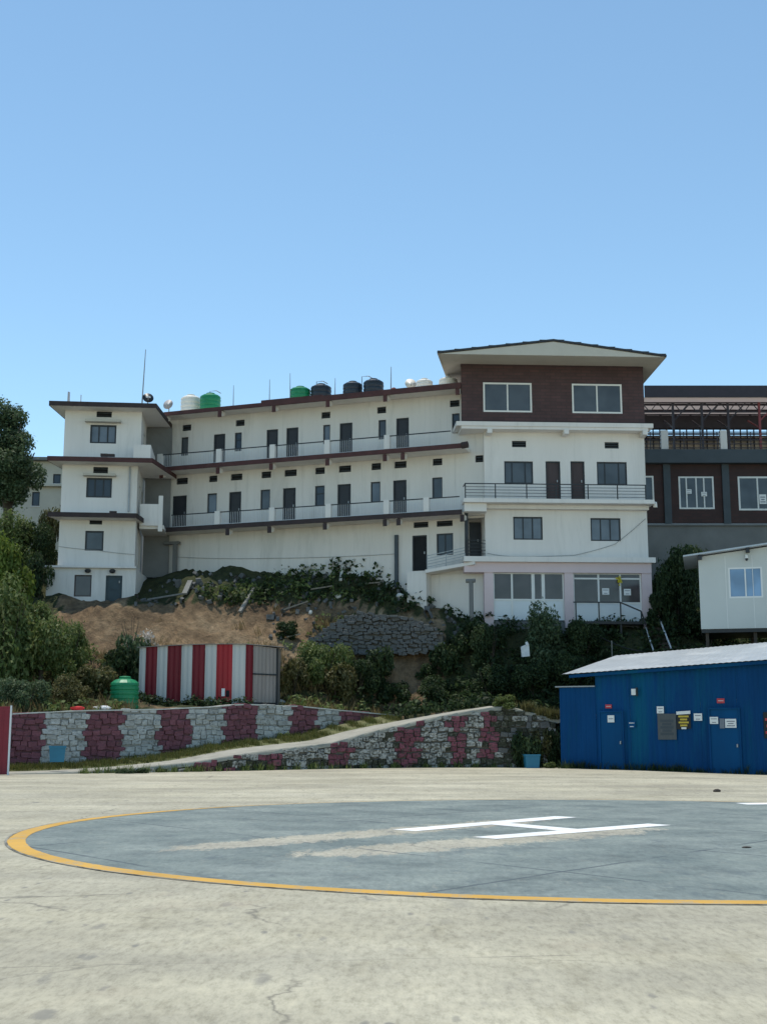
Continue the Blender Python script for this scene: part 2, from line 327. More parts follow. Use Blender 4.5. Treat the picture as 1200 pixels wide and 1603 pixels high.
# concrete apron --------------------------------------------------------------------------------
def concrete_nodes(N, L):
    v = coords(N, L)
    n1 = noise_node(N, L, .22, 6, .62, vec=v); r1 = ramp(N, [(.3, (.355, .327, .247)), (.55, (.440, .408, .312)), (.75, (.515, .480, .375))]); L.new(n1.outputs[0], r1.inputs[0])
    # broad trowel streaks across the apron
    st = noise_node(N, L, 1.0, 5, .6, vec=coords(N, L, (.22, .55, 1), .12)); rs = ramp(N, [(.36, (.80, .80, .81)), (.66, (1.10, 1.095, 1.07))]); L.new(st.outputs[0], rs.inputs[0])
    c = mixc(N, L, 1.0, r1.outputs[0], rs.outputs[0], 'MULTIPLY')
    n2 = noise_node(N, L, 2.0, 9, .78, vec=coords(N, L, (1.2, .45, 1), .15)); r2 = ramp(N, [(.33, (.82, .81, .78)), (.5, (1, 1, 1)), (.72, (1.10, 1.09, 1.06))]); L.new(n2.outputs[0], r2.inputs[0])
    c = mixc(N, L, 1.0, c, r2.outputs[0], 'MULTIPLY')
    # dark small stains
    n3 = noise_node(N, L, 1.7, 6, .62, vec=coords(N, L, (1.5, .6, 1), .2), dist=.35); r3 = ramp(N, [(.61, (0, 0, 0)), (.67, (1, 1, 1))]); L.new(n3.outputs[0], r3.inputs[0])
    n4 = noise_node(N, L, .33, 3, .5, vec=v); r4 = ramp(N, [(.48, (0, 0, 0)), (.62, (1, 1, 1))]); L.new(n4.outputs[0], r4.inputs[0])
    fac = math_n(N, L, 'MULTIPLY', r3.outputs[0], r4.outputs[0]); fac = math_n(N, L, 'MULTIPLY', fac, .75)
    c = mixc(N, L, fac, c, (.17, .165, .15))
    # speckle
    n5 = noise_node(N, L, 9.0, 4, .7, vec=v); r5 = ramp(N, [(.70, (0, 0, 0)), (.74, (1, 1, 1))]); L.new(n5.outputs[0], r5.inputs[0])
    c = mixc(N, L, math_n(N, L, 'MULTIPLY', r5.outputs[0], .38), c, (.15, .145, .13))
    # fine grain and aggregate
    n9 = noise_node(N, L, 16.0, 9, .8, vec=coords(N, L, (1, .28, 1), .1)); r9 = ramp(N, [(.30, (.60, .595, .575)), (.5, (1, 1, 1)), (.70, (1.22, 1.21, 1.19))]); L.new(n9.outputs[0], r9.inputs[0])
    c = mixc(N, L, 1.0, c, r9.outputs[0], 'MULTIPLY')
    # scattered smudges of their own size and strength
    for sc_, rot_, lim, amt_ in ((1.0, .25, .24, .4), (2.2, .9, .22, .8), (4.5, .4, .22, 1.0)):
        vz = N.new('ShaderNodeTexVoronoi'); vz.inputs['Scale'].default_value = sc_
        wz = noise_node(N, L, sc_ * 3.2, 5, .65, vec=v); wm2 = N.new('ShaderNodeVectorMath'); wm2.operation = 'MULTIPLY_ADD'; L.new(wz.outputs['Color'], wm2.inputs[0]); wm2.inputs[1].default_value = (.42 / sc_, .42 / sc_, 0); L.new(coords(N, L, (1.5, .5, 1), rot_ * .3), wm2.inputs[2]); L.new(wm2.outputs[0], vz.inputs['Vector'])
        rz_ = ramp(N, [(lim * .45, (1, 1, 1)), (lim, (0, 0, 0))]); L.new(vz.outputs['Distance'], rz_.inputs[0])
        sx_ = N.new('ShaderNodeSeparateColor'); L.new(vz.outputs['Color'], sx_.inputs[0]); on = math_n(N, L, 'GREATER_THAN', sx_.outputs[0], .62); st_ = math_n(N, L, 'MULTIPLY', math_n(N, L, 'MULTIPLY', on, sx_.outputs[1]), amt_)
        c = mixc(N, L, math_n(N, L, 'MULTIPLY', rz_.outputs[0], st_), c, (.20, .19, .165))
    # old tyre arcs
    for cx_, cy_, rad_ in ((-14.0, 17.0, 21.5), (-14.0, 17.0, 23.1), (22.0, -9.0, 21.0), (22.0, -9.0, 22.5)):
        sb = N.new('ShaderNodeVectorMath'); sb.operation = 'DISTANCE'; L.new(v, sb.inputs[0]); sb.inputs[1].default_value = (cx_, cy_, 0)
        dd_ = math_n(N, L, 'ABSOLUTE', math_n(N, L, 'SUBTRACT', sb.outputs['Value'], rad_)); rt = ramp(N, [(.03, (1, 1, 1)), (.13, (0, 0, 0))]); L.new(dd_, rt.inputs[0])
        c = mixc(N, L, math_n(N, L, 'MULTIPLY', math_n(N, L, 'MULTIPLY', rt.outputs[0], n2.outputs[0]), .30), c, (.24, .23, .20))
    # rusty brown bloom
    n6 = noise_node(N, L, .55, 5, .6, vec=coords(N, L, (1, 1, 1), 2.0)); r6 = ramp(N, [(.60, (0, 0, 0)), (.75, (1, 1, 1))]); L.new(n6.outputs[0], r6.inputs[0])
    c = mixc(N, L, math_n(N, L, 'MULTIPLY', r6.outputs[0], .35), c, (.40, .32, .23))
    # hairline cracks
    vo = N.new('ShaderNodeTexVoronoi'); vo.feature = 'DISTANCE_TO_EDGE'; vo.inputs['Scale'].default_value = .32
    wv = noise_node(N, L, 1.3, 4, .6, vec=v); wm = N.new('ShaderNodeVectorMath'); wm.operation = 'MULTIPLY_ADD'; L.new(wv.outputs['Color'], wm.inputs[0]); wm.inputs[1].default_value = (.7, .7, 0); L.new(v, wm.inputs[2]); L.new(wm.outputs[0], vo.inputs['Vector'])
    rc = ramp(N, [(.001, (1, 1, 1)), (.006, (0, 0, 0))]); L.new(vo.outputs[0], rc.inputs[0])
    nb = noise_node(N, L, .45, 3, .5, vec=coords(N, L, (1, 1, 1), 1.0)); rb = ramp(N, [(.47, (0, 0, 0)), (.58, (1, 1, 1))]); L.new(nb.outputs[0], rb.inputs[0])
    c = mixc(N, L, math_n(N, L, 'MULTIPLY', math_n(N, L, 'MULTIPLY', rc.outputs[0], rb.outputs[0]), .7), c, (.13, .12, .10))
    return c, n2, v
JA = math.atan2(2.2, -2.9)   # slab joint directions
def joint_fac(N, L, ang, spacing, off, width, lo=.44, hi=.56):
    mp = coords(N, L, (1, 1, 1), -ang); sx = N.new('ShaderNodeSeparateXYZ'); L.new(mp, sx.inputs[0])
    wob = noise_node(N, L, .8, 3, .5, vec=coords(N, L)); w = math_n(N, L, 'MULTIPLY', math_n(N, L, 'SUBTRACT', wob.outputs[0], .5), .10)
    y = math_n(N, L, 'ADD', sx.outputs[1], w)
    fr = math_n(N, L, 'FRACT', math_n(N, L, 'DIVIDE', math_n(N, L, 'ADD', y, off), spacing))
    d = math_n(N, L, 'MULTIPLY', math_n(N, L, 'ABSOLUTE', math_n(N, L, 'SUBTRACT', fr, .5)), spacing)
    f = math_n(N, L, 'LESS_THAN', d, width)
    nb = noise_node(N, L, .5, 3, .6, vec=coords(N, L, (1, 1, 1), .5)); rb = ramp(N, [(lo, (0, 0, 0)), (hi, (1, 1, 1))]); L.new(nb.outputs[0], rb.inputs[0])
    return math_n(N, L, 'MULTIPLY', f, rb.outputs[0])
m, N, L, b = nt('concrete')
c, nn, v = concrete_nodes(N, L)
c = mixc(N, L, math_n(N, L, 'MULTIPLY', joint_fac(N, L, .12, 6.5, 1.4, .012), .55), c, (.15, .14, .12))
c = mixc(N, L, math_n(N, L, 'MULTIPLY', joint_fac(N, L, .62, 8.0, 3.1, .045, .46, .6), .16), c, (.22, .21, .18))
L.new(c, b.inputs['Base Color']); b.inputs['Roughness'].default_value = .9; b.inputs['Specular IOR Level'].default_value = .25
bump(N, L, b, nn.outputs[0], .25, .02)

PC = (3.34, 19.6); PR = 8.64                     # helipad circle
S1a, S1b = gnd(632, 1301), gnd(886, 1279.5)
S2a, S2b = gnd(758, 1313), gnd(1032, 1291.5)
m, N, L, b = nt('pad_paint')
c, nn, v = concrete_nodes(N, L)
n1 = noise_node(N, L, .5, 6, .65, vec=v); r1 = ramp(N, [(.3, (.135, .166, .158)), (.7, (.222, .252, .232))]); L.new(n1.outputs[0], r1.inputs[0])
st = noise_node(N, L, 1.0, 9, .76, vec=coords(N, L, (.8, .9, 1), .5)); rs = ramp(N, [(.33, (.62, .64, .66)), (.5, (1, 1, 1)), (.68, (1.28, 1.25, 1.2))]); L.new(st.outputs[0], rs.inputs[0])
blue = mixc(N, L, 1.0, r1.outputs[0], rs.outputs[0], 'MULTIPLY')
ng = noise_node(N, L, 14.0, 9, .82, vec=coords(N, L, (1, .3, 1), .1)); rg = ramp(N, [(.30, (.66, .67, .68)), (.5, (1, 1, 1)), (.70, (1.25, 1.24, 1.22))]); L.new(ng.outputs[0], rg.inputs[0])
blue = mixc(N, L, 1.0, blue, rg.outputs[0], 'MULTIPLY')
def band(N, L, v, a, b_, ext, wid):
    """0..1 inside a worn stripe running from a (extended by ext) to b_"""
    d = (b_ - a).to_2d().normalized(); a2 = a.to_2d() - d * ext; ln = (b_.to_2d() - a2).length
    sub = N.new('ShaderNodeVectorMath'); sub.operation = 'SUBTRACT'; L.new(v, sub.inputs[0]); sub.inputs[1].default_value = (a2.x, a2.y, 0)
    d1 = N.new('ShaderNodeVectorMath'); d1.operation = 'DOT_PRODUCT'; L.new(sub.outputs[0], d1.inputs[0]); d1.inputs[1].default_value = (d.x, d.y, 0)
    d2 = N.new('ShaderNodeVectorMath'); d2.operation = 'DOT_PRODUCT'; L.new(sub.outputs[0], d2.inputs[0]); d2.inputs[1].default_value = (-d.y, d.x, 0)
    across = math_n(N, L, 'SUBTRACT', 1.0, math_n(N, L, 'DIVIDE', math_n(N, L, 'ABSOLUTE', d2.outputs['Value']), wid), True)
    along = math_n(N, L, 'MULTIPLY', math_n(N, L, 'MULTIPLY', d1.outputs['Value'], .6, True), math_n(N, L, 'MULTIPLY', math_n(N, L, 'SUBTRACT', ln, d1.outputs['Value']), .6, True))
    return math_n(N, L, 'MULTIPLY', across, along)
o1 = Vector((-.10, -.10, 0)); o2 = Vector((.22, -.30, 0))
bsum = math_n(N, L, 'MAXIMUM', band(N, L, v, S1a + o1, S1b + o1 * .5, 4.9, .80), band(N, L, v, S2a + o2, S2b + o2, 4.2, 1.0))
wn_ = noise_node(N, L, 2.6, 10, .84, vec=coords(N, L, (1.5, .55, 1), .3))
wf = math_n(N, L, 'ADD', math_n(N, L, 'MULTIPLY', bsum, .55), math_n(N, L, 'MULTIPLY', wn_.outputs[0], 1.25))
wr = ramp(N, [(.83, (0, 0, 0)), (.93, (1, 1, 1))]); L.new(wf, wr.inputs[0])
cl = mixc(N, L, 1.0, c, (.98, .98, 1.02), 'MULTIPLY')
out = mixc(N, L, math_n(N, L, 'MULTIPLY', wr.outputs[0], .9), blue, cl)
# scuffs of missing paint, joints
n7 = noise_node(N, L, 4.0, 8, .8, vec=coords(N, L, (1.4, .5, 1), .2)); r7 = ramp(N, [(.57, (0, 0, 0)), (.66, (1, 1, 1))]); L.new(n7.outputs[0], r7.inputs[0])
out = mixc(N, L, math_n(N, L, 'MULTIPLY', r7.outputs[0], .30), out, cl)
n8 = noise_node(N, L, 2.0, 7, .7, vec=coords(N, L, (1.3, .6, 1), .9)); r8 = ramp(N, [(.56, (0, 0, 0)), (.66, (1, 1, 1))]); L.new(n8.outputs[0], r8.inputs[0])
out = mixc(N, L, math_n(N, L, 'MULTIPLY', r8.outputs[0], .45), out, (.075, .10, .115))
A1, A2 = gnd(700, 1345), gnd(985, 1378); B1, B2 = gnd(885, 1365), gnd(1080, 1335)
angA = math.atan2(A2.y - A1.y, A2.x - A1.x); angB = math.atan2(B2.y - B1.y, B2.x - B1.x)
def off_for(P, ang, spacing): return spacing / 2 - (-P.x * math.sin(ang) + P.y * math.cos(ang))
out = mixc(N, L, math_n(N, L, 'MULTIPLY', joint_fac(N, L, angA, 3.1, off_for(A1, angA, 3.1), .028, .40, .52), .75), out, (.06, .075, .085))
out = mixc(N, L, math_n(N, L, 'MULTIPLY', joint_fac(N, L, angB, 6.8, off_for(B1, angB, 6.8), .028, .42, .54), .75), out, (.06, .075, .085))
L.new(out, b.inputs['Base Color']); b.inputs['Roughness'].default_value = .82; b.inputs['Specular IOR Level'].default_value = .3
bump(N, L, b, nn.outputs[0], .25, .02)

def worn_paint(name, col, under, amt):
    m, N, L, b = nt(name); v = coords(N, L)
    n = noise_node(N, L, 2.6, 10, .84, vec=coords(N, L, (1.4, .6, 1), .2)); r = ramp(N, [(amt, (0, 0, 0)), (amt + .06, (1, 1, 1))]); L.new(n.outputs[0], r.inputs[0])
    n2 = noise_node(N, L, .8, 4, .6, vec=v); r2 = ramp(N, [(.3, tuple(c * .85 for c in col)), (.7, tuple(min(1, c * 1.12) for c in col))]); L.new(n2.outputs[0], r2.inputs[0])
    L.new(mixc(N, L, math_n(N, L, 'MULTIPLY', r.outputs[0], .7), r2.outputs[0], under), b.inputs['Base Color']); b.inputs['Roughness'].default_value = .8
worn_paint('paint_yellow', (.55, .31, .048), (.36, .29, .18), .52)
worn_paint('paint_white', (.78, .78, .76), (.34, .35, .34), .57)
worn_paint('paint_black', (.06, .058, .052), (.36, .34, .27), .44)

# hillside earth: red-brown cut earth, greyer soil and grassy patches
m, N, L, b = nt('earth'); v = coords(N, L)
n1 = noise_node(N, L, .35, 7, .65, vec=v); r1 = ramp(N, [(.3, (.115, .078, .050)), (.48, (.23, .16, .098)), (.72, (.36, .275, .18))]); L.new(n1.outputs[0], r1.inputs[0])
n2 = noise_node(N, L, 2.4, 8, .72, vec=v); r2 = ramp(N, [(.3, (.42, .42, .43)), (.7, (1.35, 1.32, 1.26))]); L.new(n2.outputs[0], r2.inputs[0])
c = mixc(N, L, 1.0, r1.outputs[0], r2.outputs[0], 'MULTIPLY')
att = N.new('ShaderNodeAttribute'); att.attribute_name = 'cover'
n3 = noise_node(N, L, .7, 6, .7, vec=v); f = math_n(N, L, 'ADD', att.outputs['Fac'], math_n(N, L, 'MULTIPLY', math_n(N, L, 'SUBTRACT', n3.outputs[0], .5), 1.3))
r3 = ramp(N, [(.42, (0, 0, 0)), (.58, (1, 1, 1))]); L.new(f, r3.inputs[0])
gr = ramp(N, [(.3, (.030, .036, .018)), (.6, (.060, .066, .030)), (.8, (.10, .095, .045))]); L.new(n2.outputs[0], gr.inputs[0])
L.new(mixc(N, L, r3.outputs[0], c, gr.outputs[0]), b.inputs['Base Color']); b.inputs['Roughness'].default_value = .95; b.inputs['Specular IOR Level'].default_value = .15
bump(N, L, b, n2.outputs[0], 1.0, .22)

# ------------------------------------------------------------------ the ground
def dip(x, y): return -.16 * sstep(7.5, 16, x) * sstep(31, 46, y)
xs = [-700, -200, -80] + [-40 + 2 * i for i in range(41)] + [80, 200, 700]; ys = [-300, -60, -12] + [-4 + 3 * i for i in range(24)] + [90, 200, 900]
g = MB()
g.v = [(x, y, dip(x, y) if abs(x) < 60 and -20 < y < 80 else 0) for y in ys for x in xs]; W = len(xs)
g.f = [(j * W + i, j * W + i + 1, (j + 1) * W + i + 1, (j + 1) * W + i) for j in range(len(ys) - 1) for i in range(W - 1)]
tag(g.build('ground', MAT['concrete'], smooth=True), 'pale weathered concrete apron around the helipad', kind='structure')
def disc(r0, r1, z, a0=0, a1=2 * math.pi, n=128, jit=0):
    mb = MB()
    for k in range(n):
        t, t2 = a0 + (a1 - a0) * k / n, a0 + (a1 - a0) * (k + 1) / n
        P = lambda r, t: (PC[0] + r * math.cos(t), PC[1] + r * math.sin(t), z)
        if r0 == 0: mb.tri(P(0, 0), P(r1, t), P(r1, t2))
        else: mb.quad(P(r0, t), P(r1, t), P(r1, t2), P(r0, t2))
    return mb
pad = tag(disc(0, PR - .10, .004).build('helipad', MAT['pad_paint']), 'round blue-grey painted helipad on the concrete', kind='structure')
def worn_ring(rout, width, amp, z):
    mb = MB(); n = 720
    def ed(k):
        t = 2 * math.pi * (k % n) / n; j = lambda s_: amp * (mnoise.noise((math.cos(t) * 9, math.sin(t) * 9, s_)) + .6 * mnoise.noise((math.cos(t) * 40, math.sin(t) * 40, s_)))
        return (math.cos(t), math.sin(t)), rout + j(1.0), rout - max(.012, width(math.degrees(t))) + j(7.0)
    for k in range(n):
        (c0, s0), a0, b0 = ed(k); (c1, s1), a1, b1 = ed(k + 1); Q = lambda c_, s_, r: (PC[0] + r * c_, PC[1] + r * s_, z)
        mb.quad(Q(c0, s0, b0), Q(c0, s0, a0), Q(c1, s1, a1), Q(c1, s1, b1))
    return mb
def far_fade(d): return 1 - sstep(25, 60, d) * (1 - sstep(125, 160, d)) * .8
worn_ring(PR - .045, lambda d: .225 * far_fade(d), .014, .008).build('yellow_ring', MAT['paint_yellow'], pad)
worn_ring(PR - .004, lambda d: .032 * far_fade(d), .006, .0085).build('dark_ring', MAT['paint_black'], pad)
def strip(a, b_, w, z):
    d = (b_ - a).normalized(); r = Vector((d.y, -d.x, 0)) * w / 2
    a = Vector((a.x, a.y, z)); b_ = Vector((b_.x, b_.y, z)); return MB().quad(a - r, a + r, b_ + r, b_ - r)
Hm = strip(S1a, S1b, .44, .008); q = strip(S2a, S2b, .44, .008); 
n0 = len(Hm.v); Hm.v += q.v; Hm.f += [tuple(i + n0 for i in f_) for f_ in q.f]
d1 = (S1b - S1a).normalized(); perp = Vector((d1.y, -d1.x, 0)); ctr1 = (S1a + S1b) / 2; ctr2 = (S2a + S2b) / 2
q = strip(ctr1 + (ctr2 - ctr1) * .105, ctr2 - (ctr2 - ctr1) * .105, .46, .0085); n0 = len(Hm.v); Hm.v += q.v; Hm.f += [tuple(i + n0 for i in f_) for f_ in q.f]
Hm.build('letter_H', MAT['paint_white'], pad)
w1, w2 = gnd(1160, 1259), gnd(1320, 1257.5)
tag(strip(w1, w2, .55, .006).build('painted_line', MAT['paint_white']), 'short white painted line beyond the helipad', kind='structure')

# ------------------------------------------------------------------ path, walls, hillside
W1 = [(-30, 36.5), (-13.3, 45.3), (-8.5, 47.9), (-5.4, 50.0), (-3.9, 51.6), (-1.1, 53.6), (1.4, 54.8), (4.2, 55.0), (7.3, 54.9)]
def poly_hit(px, py, poly):
    d = ray(px, py); best = None
    for (x0, y0), (x1, y1) in zip(poly, poly[1:]):
        ex, ey = x1 - x0, y1 - y0; den = d[0] * ey - d[1] * ex
        if abs(den) < 1e-9: continue
        t = (x0 * ey - y0 * ex) / den; s_ = ((d[0] * t - x0) * ex + (d[1] * t - y0) * ey) / (ex * ex + ey * ey)
        if t > 0 and -.02 <= s_ <= 1.02: return Vector((d[0] * t, d[1] * t, EYE + d[2] * t))
    x, y = poly[-1]; return Vector((x, y, 2))
top1 = []           # (x, z) of the ramp's front edge
for px, py in ((-100, 1217), (0, 1212), (100, 1209), (200, 1203), (300, 1193), (380, 1180), (450, 1171), (520, 1163), (560, 1151), (600, 1141), (700, 1118), (790, 1104), (872, 1092)):
    p = poly_hit(px, py, W1); top1.append((p.x, max(.02, p.z)))
def resample(poly, step):
    out = []; acc = 0
    for (x0, y0), (x1, y1) in zip(poly, poly[1:]):
        ln = math.hypot(x1 - x0, y1 - y0); n = max(1, int(ln / step))
        for k in range(n): out.append((x0 + (x1 - x0) * k / n, y0 + (y1 - y0) * k / n))
    out.append(poly[-1]); return out
def smooth_poly(poly, it=2):
    for _ in range(it):
        q = [poly[0]]
        for a, b_ in zip(poly, poly[1:]): q += [(.75 * a[0] + .25 * b_[0], .75 * a[1] + .25 * b_[1]), (.25 * a[0] + .75 * b_[0], .25 * a[1] + .75 * b_[1])]
        q.append(poly[-1]); poly = q
    return poly
W1s = resample(smooth_poly(W1), .4)
def z1(x): return interp(x, top1)
def normals(poly):
    out = []
    for i in range(len(poly)):
        a = poly[max(0, i - 1)]; b_ = poly[min(len(poly) - 1, i + 1)]; dx, dy = b_[0] - a[0], b_[1] - a[1]; l = math.hypot(dx, dy); out.append((-dy / l, dx / l))
    return out
N1 = normals(W1s)
W2 = [tuple(at(px, 1130, Y))[:2] for px, Y in ((-450, 40.5), (-100, 46.2), (18, 48.3), (180, 50.8), (340, 53.4), (450, 55.4), (530, 57.0), (625, 58.6))]
top2 = [(poly_hit(px, py, W2).x, poly_hit(px, py, W2).z) for px, py in ((-300, 1119), (18, 1119), (120, 1114), (240, 1112), (330, 1108), (380, 1104), (470, 1107), (530, 1113), (620, 1121))]
W2s = resample(W2, .4); N2 = normals(W2s)
def z2(x): return interp(x, top2)
# path ribbon with a thick front edge
PW = 1.75; rows = []
for (x, y), n in zip(W1s, N1):
    z = z1(x); j = .03 * mnoise.noise((x * 1.3, y * 1.3, 3)); cf = .02 + .06 * sstep(-9, -3, x)
    rows.append([(x + .02, y + .02, z - .16), (x + j, y + j, z - .01), (x + n[0] * .08, y + n[1] * .08, z + .015), (x + n[0] * PW * .5, y + n[1] * PW * .5, z + cf * .55), (x + n[0] * PW, y + n[1] * PW, z + cf)])
for _ in range(30):      # path goes on climbing behind the shed
    x, y, z = rows[-1][1]; rows.append([(a + .5, b_ - .06, c_ + .055) for a, b_, c_ in rows[-1]])
mb = MB(); K = 5
mb.v = [p for r in rows for p in r]; mb.f = [(i * K + k, (i + 1) * K + k, (i + 1) * K + k + 1, i * K + k + 1) for i in range(len(rows) - 1) for k in range(K - 1)]
path = tag(mb.build('path', MAT['path'], smooth=True), 'narrow concrete ramp path climbing to the right', kind='structure')
PB = [r[4] for r in rows]
# verge between path and back wall
mb = MB(); vg = []
for i, (x, y, z) in enumerate(PB):
    if x > 1.2: break
    # nearest point on W2 further back
    q = min(W2s, key=lambda w: (w[0] - x) ** 2 * 2.0 + (w[1] - y) ** 2)
    zb = z + .12 + .16 * sstep(-12, 0, x)
    vg.append([(x - .0, y - .25, z - .10), (x, y + .1, z + .03), ((x + q[0]) / 2, (y + q[1]) / 2, z + .12), (q[0], q[1] + .15, zb)])
mb.v = [p for r in vg for p in r]; mb.f = [(i * 4 + k, (i + 1) * 4 + k, (i + 1) * 4 + k + 1, i * 4 + k + 1) for i in range(len(vg) - 1) for k in range(3)]
m, N, L, b = nt('verge'); v = coords(N, L); n1 = noise_node(N, L, 1.5, 6, .7, vec=v); r1 = ramp(N, [(.3, (.06, .075, .022)), (.5, (.12, .125, .045)), (.7, (.20, .17, .10))]); L.new(n1.outputs[0], r1.inputs[0]); L.new(r1.outputs[0], b.inputs['Base Color']); b.inputs['Roughness'].default_value = .95
tag(mb.build('verge', MAT['verge'], smooth=True), 'grassy verge between path and striped wall', kind='structure')

# hillside: thin-plate surface through surveyed points
CP = []
def C(px, py, Y, dz=0): p = at(px, py, Y); CP.append((p.x, p.y, p.z + dz))
for (x, y) in W2s[::5]: CP.append((x, y + .3, z2(x) - .06)); CP.append((x, y + 1.6, z2(x) + .05))
for (x, y, z) in PB[::5]:
    if x > 1.0: CP.append((x, y, z - .02))
for a in ((220, 1102, 55.6), (320, 1106, 55.8), (430, 1106, 56.8), (330, 1085, 58.2), (440, 1080, 59),
          (-150, 1060, 54), (0, 1040, 56.5), (100, 1045, 57.5), (200, 1035, 59), (300, 1020, 60.4), (400, 1015, 61), (500, 1040, 60.6), (600, 1065, 60.6), (700, 1075, 60.2), (800, 1076, 60.0), (900, 1070, 59.8), (1000, 1062, 59.6), (1150, 1045, 59), (1400, 1040, 58),
          (0, 985, 60), (100, 1000, 60.6), (200, 1000, 61), (300, 1000, 61.6), (400, 1002, 62), (500, 1000, 62.3), (600, 1003, 62.2), (700, 1015, 61.3), (800, 1022, 60.9), (900, 1026, 60.9), (1000, 1028, 60.9), (1100, 1015, 61.3), (1300, 1000, 61),
          (0, 935, 62.5), (100, 950, 62.2), (200, 948, 62.8), (300, 950, 63.4), (400, 952, 63.6), (500, 942, 64), (600, 945, 63.6), (690, 965, 62.6), (760, 1000, 61.6), (820, 1002, 61.6), (880, 1004, 61.6), (950, 1006, 61.6), (1010, 1010, 61.6), (880, 985, 62.5), (960, 988, 62.5), (790, 985, 62.4),
          (60, 936, 63.6), (140, 944, 64), (215, 946, 64.4), (275, 905, 66.5), (300, 893, 68.2), (450, 894, 66.6), (560, 893, 65.8), (620, 905, 65), (690, 955, 64), (745, 978, 63.4),
          (0, 860, 68), (-150, 850, 68), (40, 880, 67), (60, 900, 66), (1060, 920, 68), (1120, 900, 71), (1300, 900, 72), (1060, 960, 64.5)):
    C(*a)
for x in (-40, -15, 0, 15, 40): CP.append((x, 78, 10.4)); CP.append((x, 100, 13)); CP.append((x, 135, 15))
CPa = np.array(CP)
def tps_fit(P, lam=.02):
    n = len(P); d = np.hypot(P[:, None, 0] - P[None, :, 0], P[:, None, 1] - P[None, :, 1]); K_ = np.where(d > 0, d * d * np.log(d + 1e-9), 0) + lam * np.eye(n)
    A = np.zeros((n + 3, n + 3)); A[:n, :n] = K_; A[:n, n] = 1; A[:n, n + 1:] = P[:, :2]; A[n:, :n] = A[:n, n:].T
    return np.linalg.solve(A, np.concatenate([P[:, 2], np.zeros(3)]))
TW_ = tps_fit(CPa)
def hz_raw(x, y):
    d = np.hypot(CPa[:, 0] - x, CPa[:, 1] - y); k = d * d * np.log(d + 1e-9)
    return float(k @ TW_[:-3] + TW_[-3] + TW_[-2] * x + TW_[-1] * y)
def hz(x, y):
    z = hz_raw(x, y); a = sstep(.3, 2.5, y - front_y(x))
    rough = mnoise.noise((x * .55, y * .55, 1.0)) * .30 + mnoise.noise((x * 1.6, y * 1.6, 5.0)) * .13 + mnoise.noise((x * 3.6, y * 3.6, 9.0)) * .09 + abs(mnoise.noise((x * 1.1, y * .35, 4.0))) * .25 - .08 + mnoise.noise((x * .28, y * 1.25, 14.0)) * .5 + abs(mnoise.noise((x * .9, y * 1.6, 24.0))) * .3 - .1
    return z + a * rough * (1 - .75 * sstep(66, 75, y))
edge = [(x, y + .12) for x, y in W2s if x < W2[-1][0] - .05] + [(x, y - .1) for x, y, z in PB if x > W2[-1][0] + .1]
edge.sort()
def front_y(x): return interp(x, edge)
# left building's own platform keeps the earth off its door: see COVER below for planting
def cover_at(px, py):
    """how grown-over the slope is, surveyed on the picture"""
    c = .55
    for (x0, y0, x1, y1, val, soft) in ((95, 950, 350, 1012, .16, 25), (330, 955, 480, 1004, .13, 20), (470, 935, 600, 960, .12, 15), (600, 985, 700, 1050, .05, 18), (590, 1040, 660, 1090, .2, 15), (450, 995, 560, 1040, .35, 20)):
        dx = max(x0 - px, px - x1, 0); dy = max(y0 - py, py - y1, 0); k = max(0, 1 - math.hypot(dx, dy) / soft); c = c + (val - c) * k
    if 200 < px < 700 and py < 945: c = .75
    if px > 700: c = .8
    if px < 90: c = .85
    return c
def project(p):
    x, y, z = p[0], p[1], p[2] - EYE; dep = y * cp + z * sp; up = -y * sp + z * cp
    return CX + F * x / dep, CY - F * up / dep
hx = [-70, -50, -38] + [-30 + .42 * i for i in range(143)] + [34, 45, 70]
ht = [0, .02, .05] + [.05 + .36 * i for i in range(1, 52)] + [21, 26, 34, 45, 60, 80]
hv = []; cov = []
for x in hx:
    fy = front_y(x)
    hv.append((x, fy, -.3)); cov.append(.8)
    for t in ht:
        y = fy + t; z = hz(x, y) if abs(x) < 45 else max(2.2, hz_raw(max(-45, min(45, x)), y))
        if t == 0: z = min(z, hz_raw(x, fy))
        hv.append((x, y, z)); cov.append(cover_at(*project((x, y, z))))
R_ = len(ht) + 1
mb = MB(); mb.v = hv; mb.f = [(i * R_ + j, (i + 1) * R_ + j, (i + 1) * R_ + j + 1, i * R_ + j + 1) for i in range(len(hx) - 1) for j in range(R_ - 1)]
hill = tag(mb.build('hillside', MAT['earth'], smooth=True), 'steep earth hillside below the white building', kind='structure')
at_ = hill.data.attributes.new('cover', 'FLOAT', 'POINT'); at_.data.foreach_set('value', cov)

# stones -------------------------------------------------------------------------------------------
def stone_mesh(seed):
    r = random.Random(seed); mb = MB(); j = lambda s: r.uniform(-s, s)
    # rough block, front face (-y) bulging: back ring 4, mid ring 8-corner, front ring inset
    def ring(y, k, jit):
        pts = []
        for a in range(8):
            cx_, cz_ = ((1, -.78), (1, .78), (.80, 1), (-.80, 1), (-1, .78), (-1, -.78), (-.80, -1), (.80, -1))[a]; e = 1
            pts.append((cx_ * e * .5 * k + j(jit), y + j(jit * .5), cz_ * e * .5 * k + j(jit)))
        return pts
    rs = [ring(.5, .97, .01), ring(-.40, 1.0, .055), ring(-.48, .90, .06)]
    mb.v = [p for q in rs for p in q] + [(j(.1), -.49 + j(.03), j(.1))]
    for i in range(2):
        for a in range(8): mb.f.append((i * 8 + a, i * 8 + (a + 1) % 8, (i + 1) * 8 + (a + 1) % 8, (i + 1) * 8 + a))
    for a in range(8): mb.f.append((16 + a, 16 + (a + 1) % 8, 24))
    me = bpy.data.meshes.new('stone'); me.from_pydata(mb.v, [], mb.f); return me
